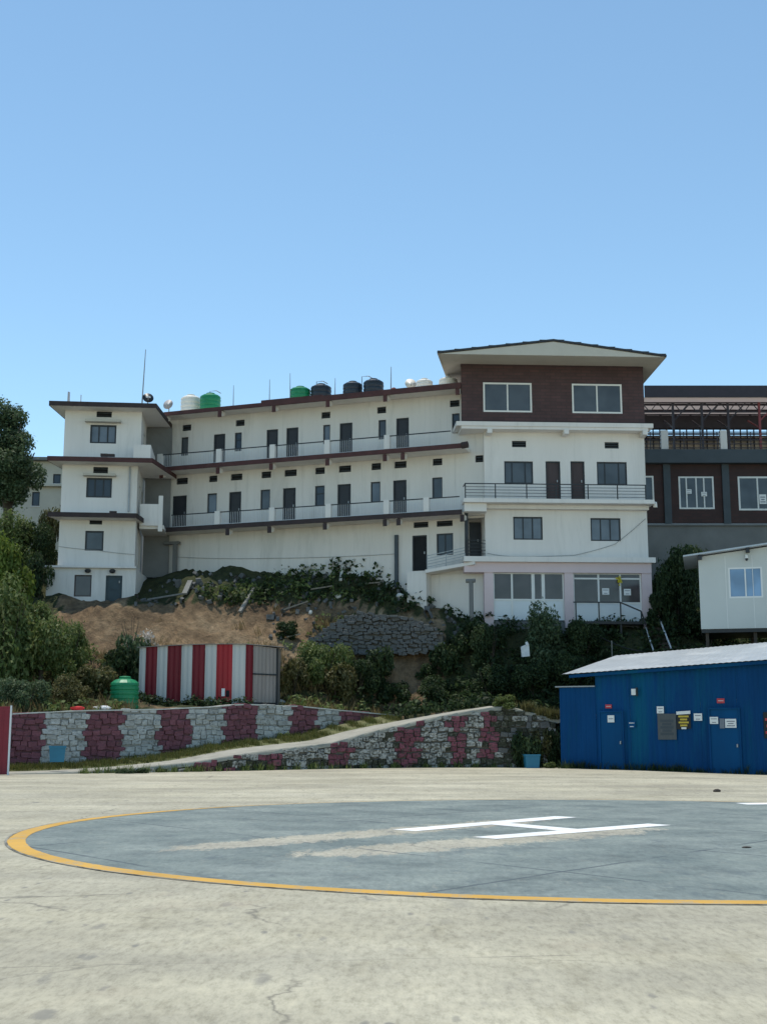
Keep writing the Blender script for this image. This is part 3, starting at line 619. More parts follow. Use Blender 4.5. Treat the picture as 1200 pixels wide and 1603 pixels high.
STONE = {}
for nm in ('stone_pink', 'stone_white', 'stone_pink_worn', 'stone_white_worn', 'stone_mossy', 'grey_stone'):
    STONE[nm] = []
    for k in range(7):
        me = stone_mesh(k * 13 + 5); me.materials.append(MAT[nm]); STONE[nm].append(me)
def arc(poly):
    out = [0]
    for a, b_ in zip(poly, poly[1:]): out.append(out[-1] + math.hypot(b_[0] - a[0], b_[1] - a[1]))
    return out
def poly_at(poly, S, s_):
    i = 0
    while i < len(S) - 2 and S[i + 1] < s_: i += 1
    k = (s_ - S[i]) / max(1e-6, S[i + 1] - S[i]); a, b_ = poly[i], poly[i + 1]
    return a[0] + (b_[0] - a[0]) * k, a[1] + (b_[1] - a[1]) * k, math.atan2(b_[1] - a[1], b_[0] - a[0])
def stone_wall(parent, poly, zb, zt, matf, course, x0, x1, proud=.06, wid=(1.0, 1.9), skip=None, seed=1, limit=300, tilt=1.0, rough=.025):
    """coursed rubble laid stone by stone along a line; returns stones laid"""
    r = random.Random(seed); S = arc(poly); spots = []
    row = 0; zrow = min(zb(p[0]) for p in poly) ; zmax = max(zt(p[0]) for p in poly)
    while zrow < zmax:
        h = course * r.uniform(.82, 1.2); s_ = r.uniform(-.3, 0)
        while s_ < S[-1]:
            w = course * r.uniform(*wid); mid = s_ + w / 2; s_ += w
            if mid < 0 or mid > S[-1]: continue
            x, y, a = poly_at(poly, S, mid)
            if x < x0 or x > x1: continue
            if zrow + h < zb(x) - .03 or zrow + h * .55 > zt(x): continue
            hh = min(h, zt(x) - zrow + .02) if zrow + h > zt(x) else h
            hh *= r.uniform(.84, 1.02); ww = w * r.uniform(.88, .99)
            spots.append((x, y, zrow + h / 2 + r.uniform(-.05, .05), a, ww, hh))
        zrow += h
    spots.sort(key=lambda q: -q[4] * q[5])
    for i, (x, y, z, a, w, h) in enumerate(spots[:limit]):
        mn = matf(x, z, r)
        if mn is None: continue
        me = r.choice(STONE[mn]); d = r.uniform(.24, .34)
        pr = proud - .12 + r.uniform(-1, 1) * rough
        o = link_mesh('stone', me, parent, (x + math.sin(a) * pr, y - math.cos(a) * pr, z), (r.uniform(-.06, .06), r.choice((0, math.pi)) + r.uniform(-.14, .14) * tilt, a), (w, d, h))
    rest = {}
    for q_ in spots[limit:]: rest.setdefault(matf(q_[0], q_[2], r), []).append(q_)
    for mn, lst in rest.items():
        mb = MB()
        for (x, y, z, a, w, h) in lst:
            me = r.choice(STONE['grey_stone']); n0 = len(mb.v); M_ = Matrix.Translation((x + math.sin(a) * (proud - .12), y - math.cos(a) * (proud - .12), z)) @ Matrix.Rotation(a, 4, 'Z') @ Matrix.Diagonal((w, .26, h, 1))
            mb.v += [tuple(M_ @ v_.co) for v_ in me.vertices]; mb.f += [tuple(n0 + i for i in p.vertices) for p in me.polygons]
        o = mb.build('small_stones', MAT[mn], parent); o['kind'] = 'stuff'
    return len(spots)
def wall_core(poly, zb, zt, thick, inset=.07, xr=(-1e9, 1e9)):
    mb = MB(); nn_ = normals(poly); pts = [(p, n) for p, n in zip(poly, nn_) if xr[0] <= p[0] <= xr[1]]
    for ((x, y), n), ((x_, y_), n_) in zip(pts, pts[1:]):
        f = lambda p, n, d: (p[0] + n[0] * d, p[1] + n[1] * d)
        a, b_ = f((x, y), n, inset), f((x_, y_), n_, inset); c_, d_ = f((x_, y_), n_, thick), f((x, y), n, thick)
        mb.hexa([(*a, zb(x)), (*b_, zb(x_)), (*c_, zb(x_)), (*d_, zb(x)), (*a, zt(x)), (*b_, zt(x_)), (*c_, zt(x_)), (*d_, zt(x))])
    return mb
def pxof(x, y): return project((x, y, 1.4))[0]
# front ramp wall
w1t = thing('retaining_wall', 'front rubble retaining wall under the ramp, worn pink and white paint bands', 'wall', (0, 0, 0))
wall_core(W1s, lambda x: -.25, lambda x: z1(x) - .13, .75, .07, (-9.4, 7.3)).build('wall_core', MAT['mortar'], w1t)
def m1(x, z, r):
    px = project((x, 55, 1.4))[0]
    if r.random() < .07: return 'stone_mossy'
    if px > 775: return r.choice(('stone_mossy', 'stone_mossy', 'stone_white_worn', 'grey_stone'))
    if z < .35 and r.random() < .45: return 'stone_mossy'
    b_ = ((330, 390), (420, 450), (520, 552), (618, 658), (704, 724), (754, 778))
    w_ = r.uniform(-4, 4)
    return 'stone_pink_worn' if any(a <= px + w_ <= c_ for a, c_ in b_) else 'stone_white_worn'
stone_wall(w1t, W1s, lambda x: -.08, lambda x: z1(x) - .10, m1, .225, -9.0, 7.25, seed=3, wid=(.8, 2.1), proud=.03)
# back wall
w2t = thing('retaining_wall', 'low stone wall behind the grass painted in broad pink and white blocks', 'wall', (0, 0, 0))
def z2b(x): return interp(x, [(-30, .1), (-14, .25), (-6.5, .75), (-3.2, 1.3), (-.2, 1.75), (.8, 2.0)])
BANDS2 = ((-160, -110), (-60, -20), (10, 69), (132, 191), (248, 297), (350, 401), (455, 497), (533, 640))
def px2(x): return project((x, interp(x, [(p[0], p[1]) for p in W2s]), 1.4))[0]
W2f = resample(W2, .08); edges2 = [W2f[0][0]]; last = None; runs = []
for (x, y) in W2f:
    k = any(a <= px2(x) <= c_ for a, c_ in BANDS2)
    if k != last: runs.append([k, x, x]); last = k
    runs[-1][2] = x
for k, xa, xb in runs: wall_core(W2f, lambda x: z2b(x) - .7, z2, .5, .05, (xa, xb + .1)).build('wall_core', MAT['mortar_pink' if k else 'mortar_white'], w2t)
mb = MB(); nn2 = normals(W2s)
for i in range(len(W2s) - 1):
    (x, y), (x_, y_) = W2s[i], W2s[i + 1]; n, n_ = nn2[i], nn2[i + 1]
    a = (x - n[0] * .02, y - n[1] * .02); b_ = (x_ - n_[0] * .02, y_ - n_[1] * .02); c_ = (x_ + n_[0] * .52, y_ + n_[1] * .52); d_ = (x + n[0] * .52, y + n[1] * .52)
    ja, jb = .02 * mnoise.noise((x * 2, y, 0)), .02 * mnoise.noise((x_ * 2, y_, 0)); za, zb_ = z2(x), z2(x_)
    mb.hexa([(*a, za + .004), (*b_, zb_ + .004), (*c_, zb_ + .004), (*d_, za + .004), (*a, za + .05 + ja), (*b_, zb_ + .05 + jb), (*c_, zb_ + .05 + jb), (*d_, za + .05 + ja)])
mb.build('coping', MAT['white_rock'], w2t)
def m2(x, z, r):
    px = project((x, interp(x, [(p[0], p[1]) for p in W2s]), 1.4))[0] + r.uniform(-2, 2)
    b_ = ((-160, -110), (-60, -20), (10, 69), (132, 191), (248, 297), (350, 401), (455, 497), (533, 640))
    return 'stone_pink' if any(a <= px <= c_ for a, c_ in b_) else 'stone_white'
stone_wall(w2t, W2s, lambda x: z2b(x) - .12, lambda x: z2(x) + .01, m2, .205, -15.0, 1.0, seed=5, wid=(1.1, 2.3), proud=.0)
exec_later = []

# ------------------------------------------------------------------ building pieces
def window(par, r, v=0.0, panes=2, frame='dark_frame', pane='glass_dark', fw=.07, recess=.06, mull=None, rail=None, sill=False, curtain=False, axis='u', c=0.0):
    """frame with mullions, each pane a piece of its own"""
    a0, a1, z0, z1_ = r
    T = (lambda a, d, z: (a, v + d, z)) if axis == 'u' else (lambda a, d, z: (c - d, a, z))
    def bx(mb, A0, A1, D0, D1, Z0, Z1):
        p, q = T(A0, D0, Z0), T(A1, D1, Z1)
        mb.box(min(p[0], q[0]), max(p[0], q[0]), min(p[1], q[1]), max(p[1], q[1]), Z0, Z1)
    mb = MB(); d0, d1 = recess, recess + .07
    bx(mb, a0, a1, d0, d1, z0, z0 + fw); bx(mb, a0, a1, d0, d1, z1_ - fw, z1_)
    bx(mb, a0, a0 + fw, d0, d1, z0 + fw, z1_ - fw); bx(mb, a1 - fw, a1, d0, d1, z0 + fw, z1_ - fw)
    ms = mull or [k / panes for k in range(1, panes)]; edges = [a0 + fw]
    for k in ms:
        m_ = a0 + (a1 - a0) * k; bx(mb, m_ - fw * .42, m_ + fw * .42, d0 + .004, d1 - .004, z0 + fw, z1_ - fw); edges += [m_ - fw * .42, m_ + fw * .42]
    edges.append(a1 - fw)
    if rail: bx(mb, a0 + fw, a1 - fw, d0 + .008, d1 - .008, z0 + (z1_ - z0) * rail - .025, z0 + (z1_ - z0) * rail + .025)
    w = mb.build('window', MAT[frame], par)
    for k in range(0, len(edges), 2):
        p = MB(); bx(p, edges[k] - .01, edges[k + 1] + .01, d0 + .03, d0 + .045, z0 + fw - .01, z1_ - fw + .01)
        p.build('pane', MAT[pane if not curtain or k % 4 else 'glass_curtain'], w)
    if sill:
        s_ = MB(); bx(s_, a0 - .06, a1 + .06, -.05, d0, z0 - .06, z0 - .004); s_.build('sill', MAT['plaster_clean'], w)
    return w
def door(par, r, v=0.0, mat='dark_door', recess=.09, panels=True, handle=True, frame='dark_frame', axis='u', c=0.0, pane=None):
    a0, a1, z0, z1_ = r
    T = (lambda a, d, z: (a, v + d, z)) if axis == 'u' else (lambda a, d, z: (c - d, a, z))
    def bx(mb, A0, A1, D0, D1, Z0, Z1):
        p, q = T(A0, D0, Z0), T(A1, D1, Z1)
        mb.box(min(p[0], q[0]), max(p[0], q[0]), min(p[1], q[1]), max(p[1], q[1]), Z0, Z1)
    mb = MB(); fw = .06
    bx(mb, a0 + fw, a1 - fw, recess + .02, recess + .06, z0, z1_ - fw)
    if panels:
        for k in range(2):
            zz0 = z0 + .12 + (z1_ - z0 - .25) * k * .5; zz1 = zz0 + (z1_ - z0 - .3) * .46
            bx(mb, a0 + fw + .09, a1 - fw - .09, recess + .005, recess + .0195, zz0, zz1)
    d = mb.build('door', MAT[mat], par)
    f = MB(); bx(f, a0, a0 + fw, recess - .03, recess + .07, z0, z1_); bx(f, a1 - fw, a1, recess - .03, recess + .07, z0, z1_); bx(f, a0 + fw, a1 - fw, recess - .03, recess + .07, z1_ - fw, z1_); f.build('door_frame', MAT[frame], d)
    if handle:
        h = MB(); bx(h, a1 - fw - .12, a1 - fw - .07, recess - .04, recess + .018, z0 + 1.0, z0 + 1.12); h.build('handle', MAT['grey_metal'], d)
    return d
def vent(par, r, v=0.0, n=3, axis='u', c=0.0):
    a0, a1, z0, z1_ = r; mb = MB(); h = z1_ - z0
    if axis == 'u':
        mb.box(a0, a1, v + .10, v + .12, z0, z1_)
    o = mb.build('vent', MAT['dark_void'], par)
    for k in range(n):
        z = z0 + h * (k + .5) / n
        MB().hexa([(a0, v + .03, z - .03), (a1, v + .03, z - .03), (a1, v + .09, z + .01), (a0, v + .09, z + .01), (a0, v + .03, z - .015), (a1, v + .03, z - .015), (a1, v + .09, z + .025), (a0, v + .09, z + .025)]).build('slat', MAT['slate'], o)
    return o
def grow(r, e): return (r[0] - e, r[1] + e, r[2] - e, r[3] + e)

# ------------------------------------------------------------------ tower block on the right
TO = at(757, 870, 62.6); TW = Frame(TO, 3.0); TV = fthing('tower_building', 'tall white block with brick-red top storey, low gable roof and pink ground floor', 'building', TW)
uL, uR = TW.hit(758.5, 800)[0], TW.hit(1013, 830)[0]
z_r, z_3, z_2, z_1 = TW.hit(860, 668, -.7)[1], TW.hit(860, 781, -.9)[1], TW.hit(860, 878, -.45)[1], TW.hit(860, 972)[1]
DEP = 9.0
w3 = [TW.rect(789, 722, 834, 757), TW.rect(934, 723, 981, 759)]; d3 = [TW.rect(854, 722, 877, 778), TW.rect(893, 722, 915, 778)]
v3 = [TW.rect(801, 690, 823, 700), TW.rect(946, 692, 968, 702)]; w2 = [TW.rect(803, 809, 849, 845), TW.rect(924, 811, 971, 847)]
d3 = [(a, b_, z_3 + .03, d_) for a, b_, c_, d_ in d3]
mb = MB().facade(uL, uR, z_2 - .1, z_r, 0, w3 + d3 + v3 + w2)
mb.quad((uR, 0, z_1 - 1), (uR, DEP, z_1 - 1), (uR, DEP, z_r), (uR, 0, z_r)); mb.quad((uL, 1.5, z_2), (uL, DEP, z_2), (uL, DEP, z_r), (uL, 1.5, z_r)); mb.quad((uL, 0, z_1), (uL, 1.5, z_1), (uL, 1.5, z_r), (uL, 0, z_r))
mb.quad((uL, DEP, z_1), (uR, DEP, z_1), (uR, DEP, z_r), (uL, DEP, z_r))
mb.build('wall', MAT['plaster_clean'], TV)
for r in w3: window(TV, r, 0, 3, pane='glass_grey', mull=[.27, .73])
for r in w2: window(TV, r, 0, 3, pane='glass_curtain', mull=[.34, .66])
for r in d3: door(TV, r, 0, 'brown_door')
for r in v3: vent(TV, r)
# slabs
def slab(par, name, u0, u1, v0, v1, z0, z1_, mat): return MB().box(u0, u1, v0, v1, z0, z1_).build(name, MAT[mat], par)
uSl, uSr = TW.hit(714, 670, -.7)[0], TW.hit(1022, 674, -.7)[0]
slab(TV, 'roof_slab', uSl, uSr, -.75, DEP - .5, z_r + .002, z_r + .22, 'plaster_clean')
slab(TV, 'roof_slab_edge', uSl + .25, uSr - .25, -.70, DEP - .6, z_r - .14, z_r, 'plaster_clean')
for px in (766, 886, 1009): u = TW.hit(px, 675, -.7)[0]; slab(TV, 'bracket', u - .12, u + .12, -.78, -.004, z_r - .36, z_r - .144, 'plaster_clean')
uBl, uBr = TW.hit(725, 782, -.95)[0], TW.hit(1024, 784, -.95)[0]
slab(TV, 'balcony_slab', uBl, uBr, -.95, -.004, z_3 - .20, z_3, 'plaster_clean'); slab(TV, 'balcony_beam', uBl + .08, uL - .004, -.72, .9, z_3 - .62, z_3 - .204, 'plaster_clean')
slab(TV, 'balcony_beam', uL, uR + .02, -.35, -.004, z_3 - .40, z_3 - .204, 'plaster_clean')
MB().tube([(uBr - .05, -.6, z_3 - .1), (uBr + .12, -.6, z_3 - .12), (uBr + .12, -.6, z_3 - .32)], .11, 8).build('drain_spout', MAT['plaster_clean'], TV)
u0_, u1_ = TW.hit(726, 876, -.5)[0], TW.hit(1026, 878, -.5)[0]
slab(TV, 'floor_slab', u0_, u1_, -.5, DEP - .5, z_2 - .06, z_2 + .20, 'plaster_clean')
# left bay: verandah opening beside the tower wall
slab(TV, 'bay_wall', u0_ + .1, uL - .002, 1.6, 1.8, z_1 - 1, z_r - .145, 'plaster')
door(TV, (u0_ + .28, uL - .03, z_2 + .21, z_2 + 2.2), 1.36, 'dark_door', recess=.1)
slab(TV, 'bay_ceiling', u0_ + .1, uL - .002, .0, 1.58, z_3 - .65, z_3 - .625, 'plaster')
rb = MB(); 
for k in range(5): rb.bar((u0_ + .15, -.25, z_2 + .35 + k * .17), (uL - .02, -.25, z_2 + .35 + k * .17), .03)
rb.bar((u0_ + .17, -.25, z_2 + .2), (u0_ + .17, -.25, z_2 + 1.1), .05); rb.build('bay_railing', MAT['black_metal'], TV)
MB().box(u0_ + .1, u0_ + .26, -.2, -.0, z_2 + .202, z_3 - .63).build('bay_post', MAT['dark_frame'], TV)
# balcony railing
ra = TV
pts = [TW.hit(px, 770, -.88)[0] for px in (728, 775, 824, 870, 920, 966, 1010)]
mb = MB()
for k, h in enumerate((.74, .58, .43, .28, .12)): mb.bar((pts[0], -.88, z_3 + h), (pts[-1], -.88, z_3 + h), .045 if k == 0 else .022)
mb.bar((pts[0], -.88, z_3 + .74), (pts[0], -.05, z_3 + .74), .045)
rl = mb.build('railing', MAT['black_metal'], TV)
for u in pts: MB().bar((u, -.88, z_3), (u, -.88, z_3 + .76), .05).build('post', MAT['black_metal'], rl)
# brick storey
BV = -.45; bl, br_ = TW.hit(721.5, 620, BV)[0], TW.hit(1007.5, 620, BV)[0]; z_t = TW.hit(860, 571.5, BV)[1]
wb = [TW.rect(756, 599, 832, 645, BV), TW.rect(895, 601, 973, 647, BV)]
mb = MB().facade(bl, br_, z_r + .222, z_t, BV, wb)
mb.quad((bl, BV, z_r + .222), (bl + 1.3, DEP - .6, z_r + .222), (bl + 1.3, DEP - .6, z_t), (bl, BV, z_t)); mb.quad((br_, BV, z_r + .222), (br_, DEP - .6, z_r + .222), (br_, DEP - .6, z_t), (br_, BV, z_t)); mb.quad((bl + 1.3, DEP - .6, z_r + .222), (br_, DEP - .6, z_r + .222), (br_, DEP - .6, z_t), (bl + 1.3, DEP - .6, z_t))
mb.build('brick_wall', MAT['brick_clad'], TV)
for r in wb: window(TV, r, BV, 2, 'white_frame', 'glass_grey', fw=.085, recess=.0)
# gable roof with wide soffit
tl, tr, ta = TW.hit(684, 555, -2.5), TW.hit(1043, 555, -2.5), TW.hit(866, 533, -2.5)
zt_, za = (tl[1] + tr[1]) / 2, ta[1]; um = ta[0]
P = [(tl[0], -2.5, zt_), (um, -2.5, za), (tr[0], -2.5, zt_)]; Q = [(tl[0] + 2.3, DEP, zt_ + .1), (um, DEP, za + .1), (tr[0] + .3, DEP, zt_ + .1)]
up = Vector((0, 0, .09))
mb = MB()
for i in (0, 1):
    a, b_, c_, d_ = Vector(P[i]), Vector(P[i + 1]), Vector(Q[i + 1]), Vector(Q[i]); mb.hexa([a, b_, c_, d_, a + up, b_ + up, c_ + up, d_ + up])
rf = mb.build('roof', MAT['roof_edge'], TV)
for k in range(14):      # ends of the roof sheets along the verge
    t = k / 13.5; s_ = -1 if t < .5 else 1; uu = tl[0] + (tr[0] - tl[0]) * (t + .018); zz = za - (za - zt_) * abs(uu - um) / ((tr[0] - tl[0]) / 2)
    MB().box(uu - .19, uu + .19, -2.51, -2.30, zz + .085, zz + .102).build('sheet_end', MAT['slate'], rf)
mb = MB(); dn = Vector((0, 0, -.03))
for i in (0, 1): mb.quad(Vector(P[i]) + dn, Vector(P[i + 1]) + dn, Vector(Q[i + 1]) + dn, Vector(Q[i]) + dn)
mb.quad((bl, BV, z_t + .002), (br_, BV, z_t + .002), (br_, BV, za - .2), (bl, BV, za - .2)) if False else None
mb.build('soffit', MAT['soffit'], TV)
# flat ceiling of the overhang, in front of the gable
mb = MB(); e = .12
mb.quad((tl[0] + e, -2.47, zt_ - .035), (tr[0] - e, -2.47, zt_ - .035), (br_ + .02, BV + .02, z_t + .003), (bl - .02, BV + .02, z_t + .003))
mb.tri((tl[0] + e, -2.47, zt_ - .035), (tr[0] - e, -2.47, zt_ - .035), (um, -2.47, za - .05))
mb.quad((tl[0] + e, -2.47, zt_ - .035), (bl - .02, BV + .02, z_t + .003), (bl + 1.3, DEP - .6, z_t + .003), (Q[0][0] + .1, DEP - .1, zt_ - .03))
mb.quad((tr[0] - e, -2.47, zt_ - .035), (br_ + .02, BV + .02, z_t + .003), (br_ + .02, DEP - .6, z_t + .003), (Q[2][0] - .1, DEP - .1, zt_ - .03))
mb.build('soffit_board', MAT['soffit'], TV)
# pink shop floor
zp = z_2 - .062
cols = [TW.rect(757, 897, 771, 975), TW.rect(882, 897, 896, 975), TW.rect(1003, 897, 1018.5, 980)]
zc = cols[0][3]
slab(TV, 'lintel', uBl + .08, cols[2][1], -.30, .3, zc, zp, 'pink_paint')
for i, r in enumerate(cols): slab(TV, 'column', r[0], r[1], -.26, .2, z_1 - (.9 if i == 2 else .35), zc - .002, 'pink_paint')
def glazing(u0, u1, zb_, zm, zt2, mul, transom=None, v=-.08, doors=()):
    f = MB(); w = .045
    g_ = [u0] + mul + [u1]
    for u in g_: f.box(u - w, u + w, v - .03, v + .04, zb_, zt2)
    for a, b_ in zip(g_, g_[1:]):
        f.box(a + w, b_ - w, v - .025, v + .035, zm - .04, zm + .04); f.box(a + w, b_ - w, v - .025, v + .035, zt2 - .05, zt2)
        if transom: f.box(a + w, b_ - w, v - .025, v + .035, transom - .04, transom + .04)
    o = f.build('shop_front', MAT['white_frame'], TV)
    for i, (a, b_) in enumerate(zip(g_, g_[1:])):
        MB().box(a + w - .01, b_ - w + .01, v - .0, v + .02, zb_, zm - .035).build('lower_panel', MAT['white_panel'], o)
        ins = .07 if i in doors else 0
        if ins: 
            s_ = MB(); s_.box(a + w, a + w + ins, v - .022, v + .03, zm + .04, zt2 - .05); s_.box(b_ - w - ins, b_ - w, v - .022, v + .03, zm + .04, zt2 - .05); s_.build('door_stile', MAT['white_frame'], o)
        MB().box(a + w - .01 + ins, b_ - w + .01 - ins, v + .005, v + .02, zm + .035, zt2 - .045).build('pane', MAT['glass_brown'], o)
    return o
zt2 = zc - .004; zm1 = TW.hit(820, 939, -.08)[1]; zb1 = TW.hit(820, 971, -.08)[1]
glazing(cols[0][1] + .03, cols[1][0] - .03, zb1, zm1, zt2, [TW.hit(px, 930, -.08)[0] for px in (801, 833, 851)], doors=(2,))
zm2 = TW.hit(940, 944, -.08)[1]; ztr = TW.hit(940, 906, -.08)[1]
glazing(cols[1][1] + .03, cols[2][0] - .03, zb1 - .05, zm2, zt2, [TW.hit(px, 930, -.08)[0] for px in (936.5, 970.5)], transom=ztr)
slab(TV, 'plinth', cols[0][0], cols[2][1] - .02, -.2, 6, z_1 - 1.6, zb1 - .06, 'plaster_grey')
# deck, its railing and stair
dk = slab(TV, 'deck', TW.hit(897, 975, -1.1)[0], TW.hit(1008, 978, -1.1)[0], -1.1, -.27, zb1 - .26, zb1 - .12, 'black_metal')
up_ = [TW.hit(px, 955, -1.05)[0] for px in (901, 937, 971, 1003)]; zd = zb1 - .12; zr_ = TW.hit(940, 943, -1.05)[1]; zr2 = TW.hit(1003, 957, -1.05)[1]
mb = MB(); mb.bar((up_[0] - .12, -1.05, zr_), (up_[2], -1.05, zr_), .06); mb.bar((up_[2], -1.05, zr_), (up_[3], -1.05, zr2), .06); mb.bar((up_[3], -1.05, zr2), (up_[3] + .2, -1.05, zr2 - .65), .06)
drl = mb.build('deck_railing', MAT['black_metal'], dk)
for i, u in enumerate(up_): MB().bar((u, -1.05, zd), (u, -1.05, zr_ if i < 3 else zr2), .055).build('post', MAT['black_metal'], drl)
for u in (up_[0], up_[2]): MB().bar((u, -1.0, zd - .1), (u, -1.0, zd - 1.6), .09).build('deck_leg', MAT['black_metal'], dk)

# loose things on the shop front
def note(fr, label, x0, y0, x1, y1, v, mat='paper', lines=2, name='paper_notice', ink='ink', lean=0.0, z_off=0):
    r = fr.rect(x0, y0, x1, y1, v); o = thing(name, label, 'notice', fr.world((r[0] + r[1]) / 2, v, r[2]), fr.a)
    w, h = (r[1] - r[0]) / 2, r[3] - r[2]; MB().hexa([(-w, -.004, 0), (w, -.004, lean), (w, 0, lean), (-w, 0, 0), (-w, -.004, h), (w, -.004, h + lean), (w, 0, h + lean), (-w, 0, h)]).build('sheet', MAT[mat], o)
    for k in range(lines):
        z = h * (.72 - .5 * k / max(1, lines - 1)) if lines > 1 else h * .5
        ww = w * (.72 if k % 2 == 0 else .5); MB().box(-ww, ww, -.0065, -.0045, z - h * .05, z + h * .05).build('print', MAT[ink], o)
    return o
note(TW, 'white notice taped to the middle glass of the pink shop front', 942, 921, 953, 931, -.115)
note(TW, 'white notice taped to the right glass of the pink shop front', 976, 922, 987, 932, -.115)
c_ = TW.hit(969, 909, -.2); yl = thing('yellow_decoration', 'yellow bunch hanging on the mullion of the pink shop front', 'decoration', TW.world(c_[0], -.2, c_[1]), TW.a)
mb = MB(); rr = random.Random(4)
for k in range(26):
    p = Vector((rr.gauss(0, .07), rr.uniform(-.05, .03), rr.gauss(0, .09))); q_ = Vector((rr.uniform(-1, 1), rr.uniform(-1, 1), rr.uniform(-1, 1))) * .07; s_ = q_.cross(Vector((.3, 1, .2))).normalized() * .05
    mb.quad(p - q_, p + s_, p + q_, p - s_)
mb.build('petals', MAT['yellow_plastic'], yl)

# stair at the tower's right side
s0, s1 = TW.hit(1011, 975, -1.2), TW.hit(1024, 1020, -2.6)
ST = fthing('outdoor_stair', 'dark steps with two pale handrails beside the pink shop front', 'stair', TW)
ua, ub = TW.hit(1012, 980, -.6)[0], TW.hit(1034, 980, -.6)[0]
for k in range(8):
    z = z_1 - .35 - k * .2; v_ = -.3 - k * .28; MB().box(ua + k * .05, ub + k * .07, v_ - .30, v_, z - .14, z).build('step', MAT['timber_dark'], ST)
for a, b_ in (((1010, 982, -.5), (1022, 1018, -2.4)), ((1029, 962, -.2), (1051, 1018, -2.4))):
    p = TW.hit(*a); q_ = TW.hit(*b_); MB().bar((p[0], a[2], p[1]), (q_[0], b_[2], q_[1]), .06).build('handrail', MAT['rail_white'], ST)

# ------------------------------------------------------------------ long gallery building
MO = at(720, 800, 62.0); MW = Frame(MO, -20.0); MF = fthing('gallery_building', 'long white two-gallery building with maroon slab edges, doors and balustrades', 'building', MW)
V0 = 1.25                      # wall plane behind the slab edge
zl = (MW.hit(720, 800)[1] + MW.hit(262, 828)[1]) / 2; zmid = (MW.hit(718, 697)[1] + MW.hit(250, 733)[1]) / 2; zrf = (MW.hit(716, 607)[1] + MW.hit(258, 648)[1]) / 2
ul = MW.hit(246, 735)[0]; ur = MW.hit(722, 697)[0]
def row(items, z0, z1_, v=V0):
    return [(MW.hit(a, 750, v)[0], MW.hit(b_, 750, v)[0], z0, z1_) for a, b_ in items]
def zavg(pts, v=V0): return sum(MW.hit(x, y, v)[1] for x, y in pts) / len(pts)
H_ = []
vt = row(((283, 297), (367, 381), (502, 516), (590, 604), (705, 720)), zavg(((290, 674), (597, 647), (712, 637))), zavg(((290, 664), (597, 637), (712, 627))))
wt = row(((282, 293), (366, 377), (505, 516), (592, 604), (708, 720)), zavg(((287, 712), (598, 689))), zavg(((287, 684), (371, 677), (598, 658))))
zd_t = zavg(((342, 679), (425, 672), (541, 662), (630, 655)))
dt = row(((333, 351), (416, 434), (447, 466), (531, 551), (620, 640)), zmid + .01, zd_t)
vm_ = row(((276, 294), (327, 340), (361, 379), (409, 424), (445, 464), (493, 508), (530, 549), (581, 596), (617, 636), (677, 692), (744, 760)), zavg(((285, 757), (454, 745), (684, 730))), zavg(((285, 747), (454, 735), (684, 719))))
wm_ = row(((325, 340), (408, 423), (493, 508), (580, 595), (676, 692)), zavg(((332, 803), (500, 792), (683, 781))), zavg(((332, 772), (500, 760), (683, 748))))
zd_m = zavg(((281, 775), (369, 770), (453, 764), (538, 758), (625, 752)))
dm = row(((271, 293), (359, 378), (443, 463), (528, 549), (615, 636)), zl + .01, zd_m)
zg = 9.3
gv = [MW.rect(647, 817, 670, 826, V0), MW.rect(683, 815, 708, 824, V0)]; gw = [MW.rect(683, 835, 709, 869, V0)]; gd = [MW.rect(645, 838, 668, 898, V0)]
uEnd = MW.hit(762, 760, V0)[0]
# a small hatch high up
uGnd = MW.hit(727, 850, V0)[0]
mb = MB().facade(ul - .9, uEnd, zl - .17, zrf, V0, vt + wt + dt + vm_ + wm_ + dm)
mb.facade(ul - .9, uGnd, zg - 1.2, zl - .17, V0, gv + gw + gd)
mb.quad((uGnd, V0, zg - 1.2), (uGnd, V0 + 1.2, zg - 1.2), (uGnd, V0 + 1.2, zl - .17), (uGnd, V0, zl - .17))
mb.quad((ul - .9, V0, zg), (ul - .9, V0 + 6, zg), (ul - .9, V0 + 6, zrf), (ul - .9, V0, zrf)); mb.quad((uEnd, V0, zg), (uEnd, V0 + 6, zg), (uEnd, V0 + 6, zrf), (uEnd, V0, zrf)); mb.quad((ul - .9, V0 + 6, zg), (uEnd, V0 + 6, zg), (uEnd, V0 + 6, zrf), (ul - .9, V0 + 6, zrf))
mb.build('wall', MAT['plaster'], MF)
for r in vt + vm_ + gv: vent(MF, r, V0, 2)
for i, r in enumerate(wt + wm_): window(MF, r, V0, 1, pane=('glass_grey', 'glass_dark', 'glass_curtain', 'glass_dark')[(i * 5 + i // 3) % 4], fw=.06, rail=(None, .62, None)[i % 3])
for r in gw: window(MF, r, V0, 2, pane='glass_dark')
for i, r in enumerate(dt + dm): door(MF, r, V0, 'dark_door')
for r in gd: door(MF, r, V0, 'dark_void', panels=False)
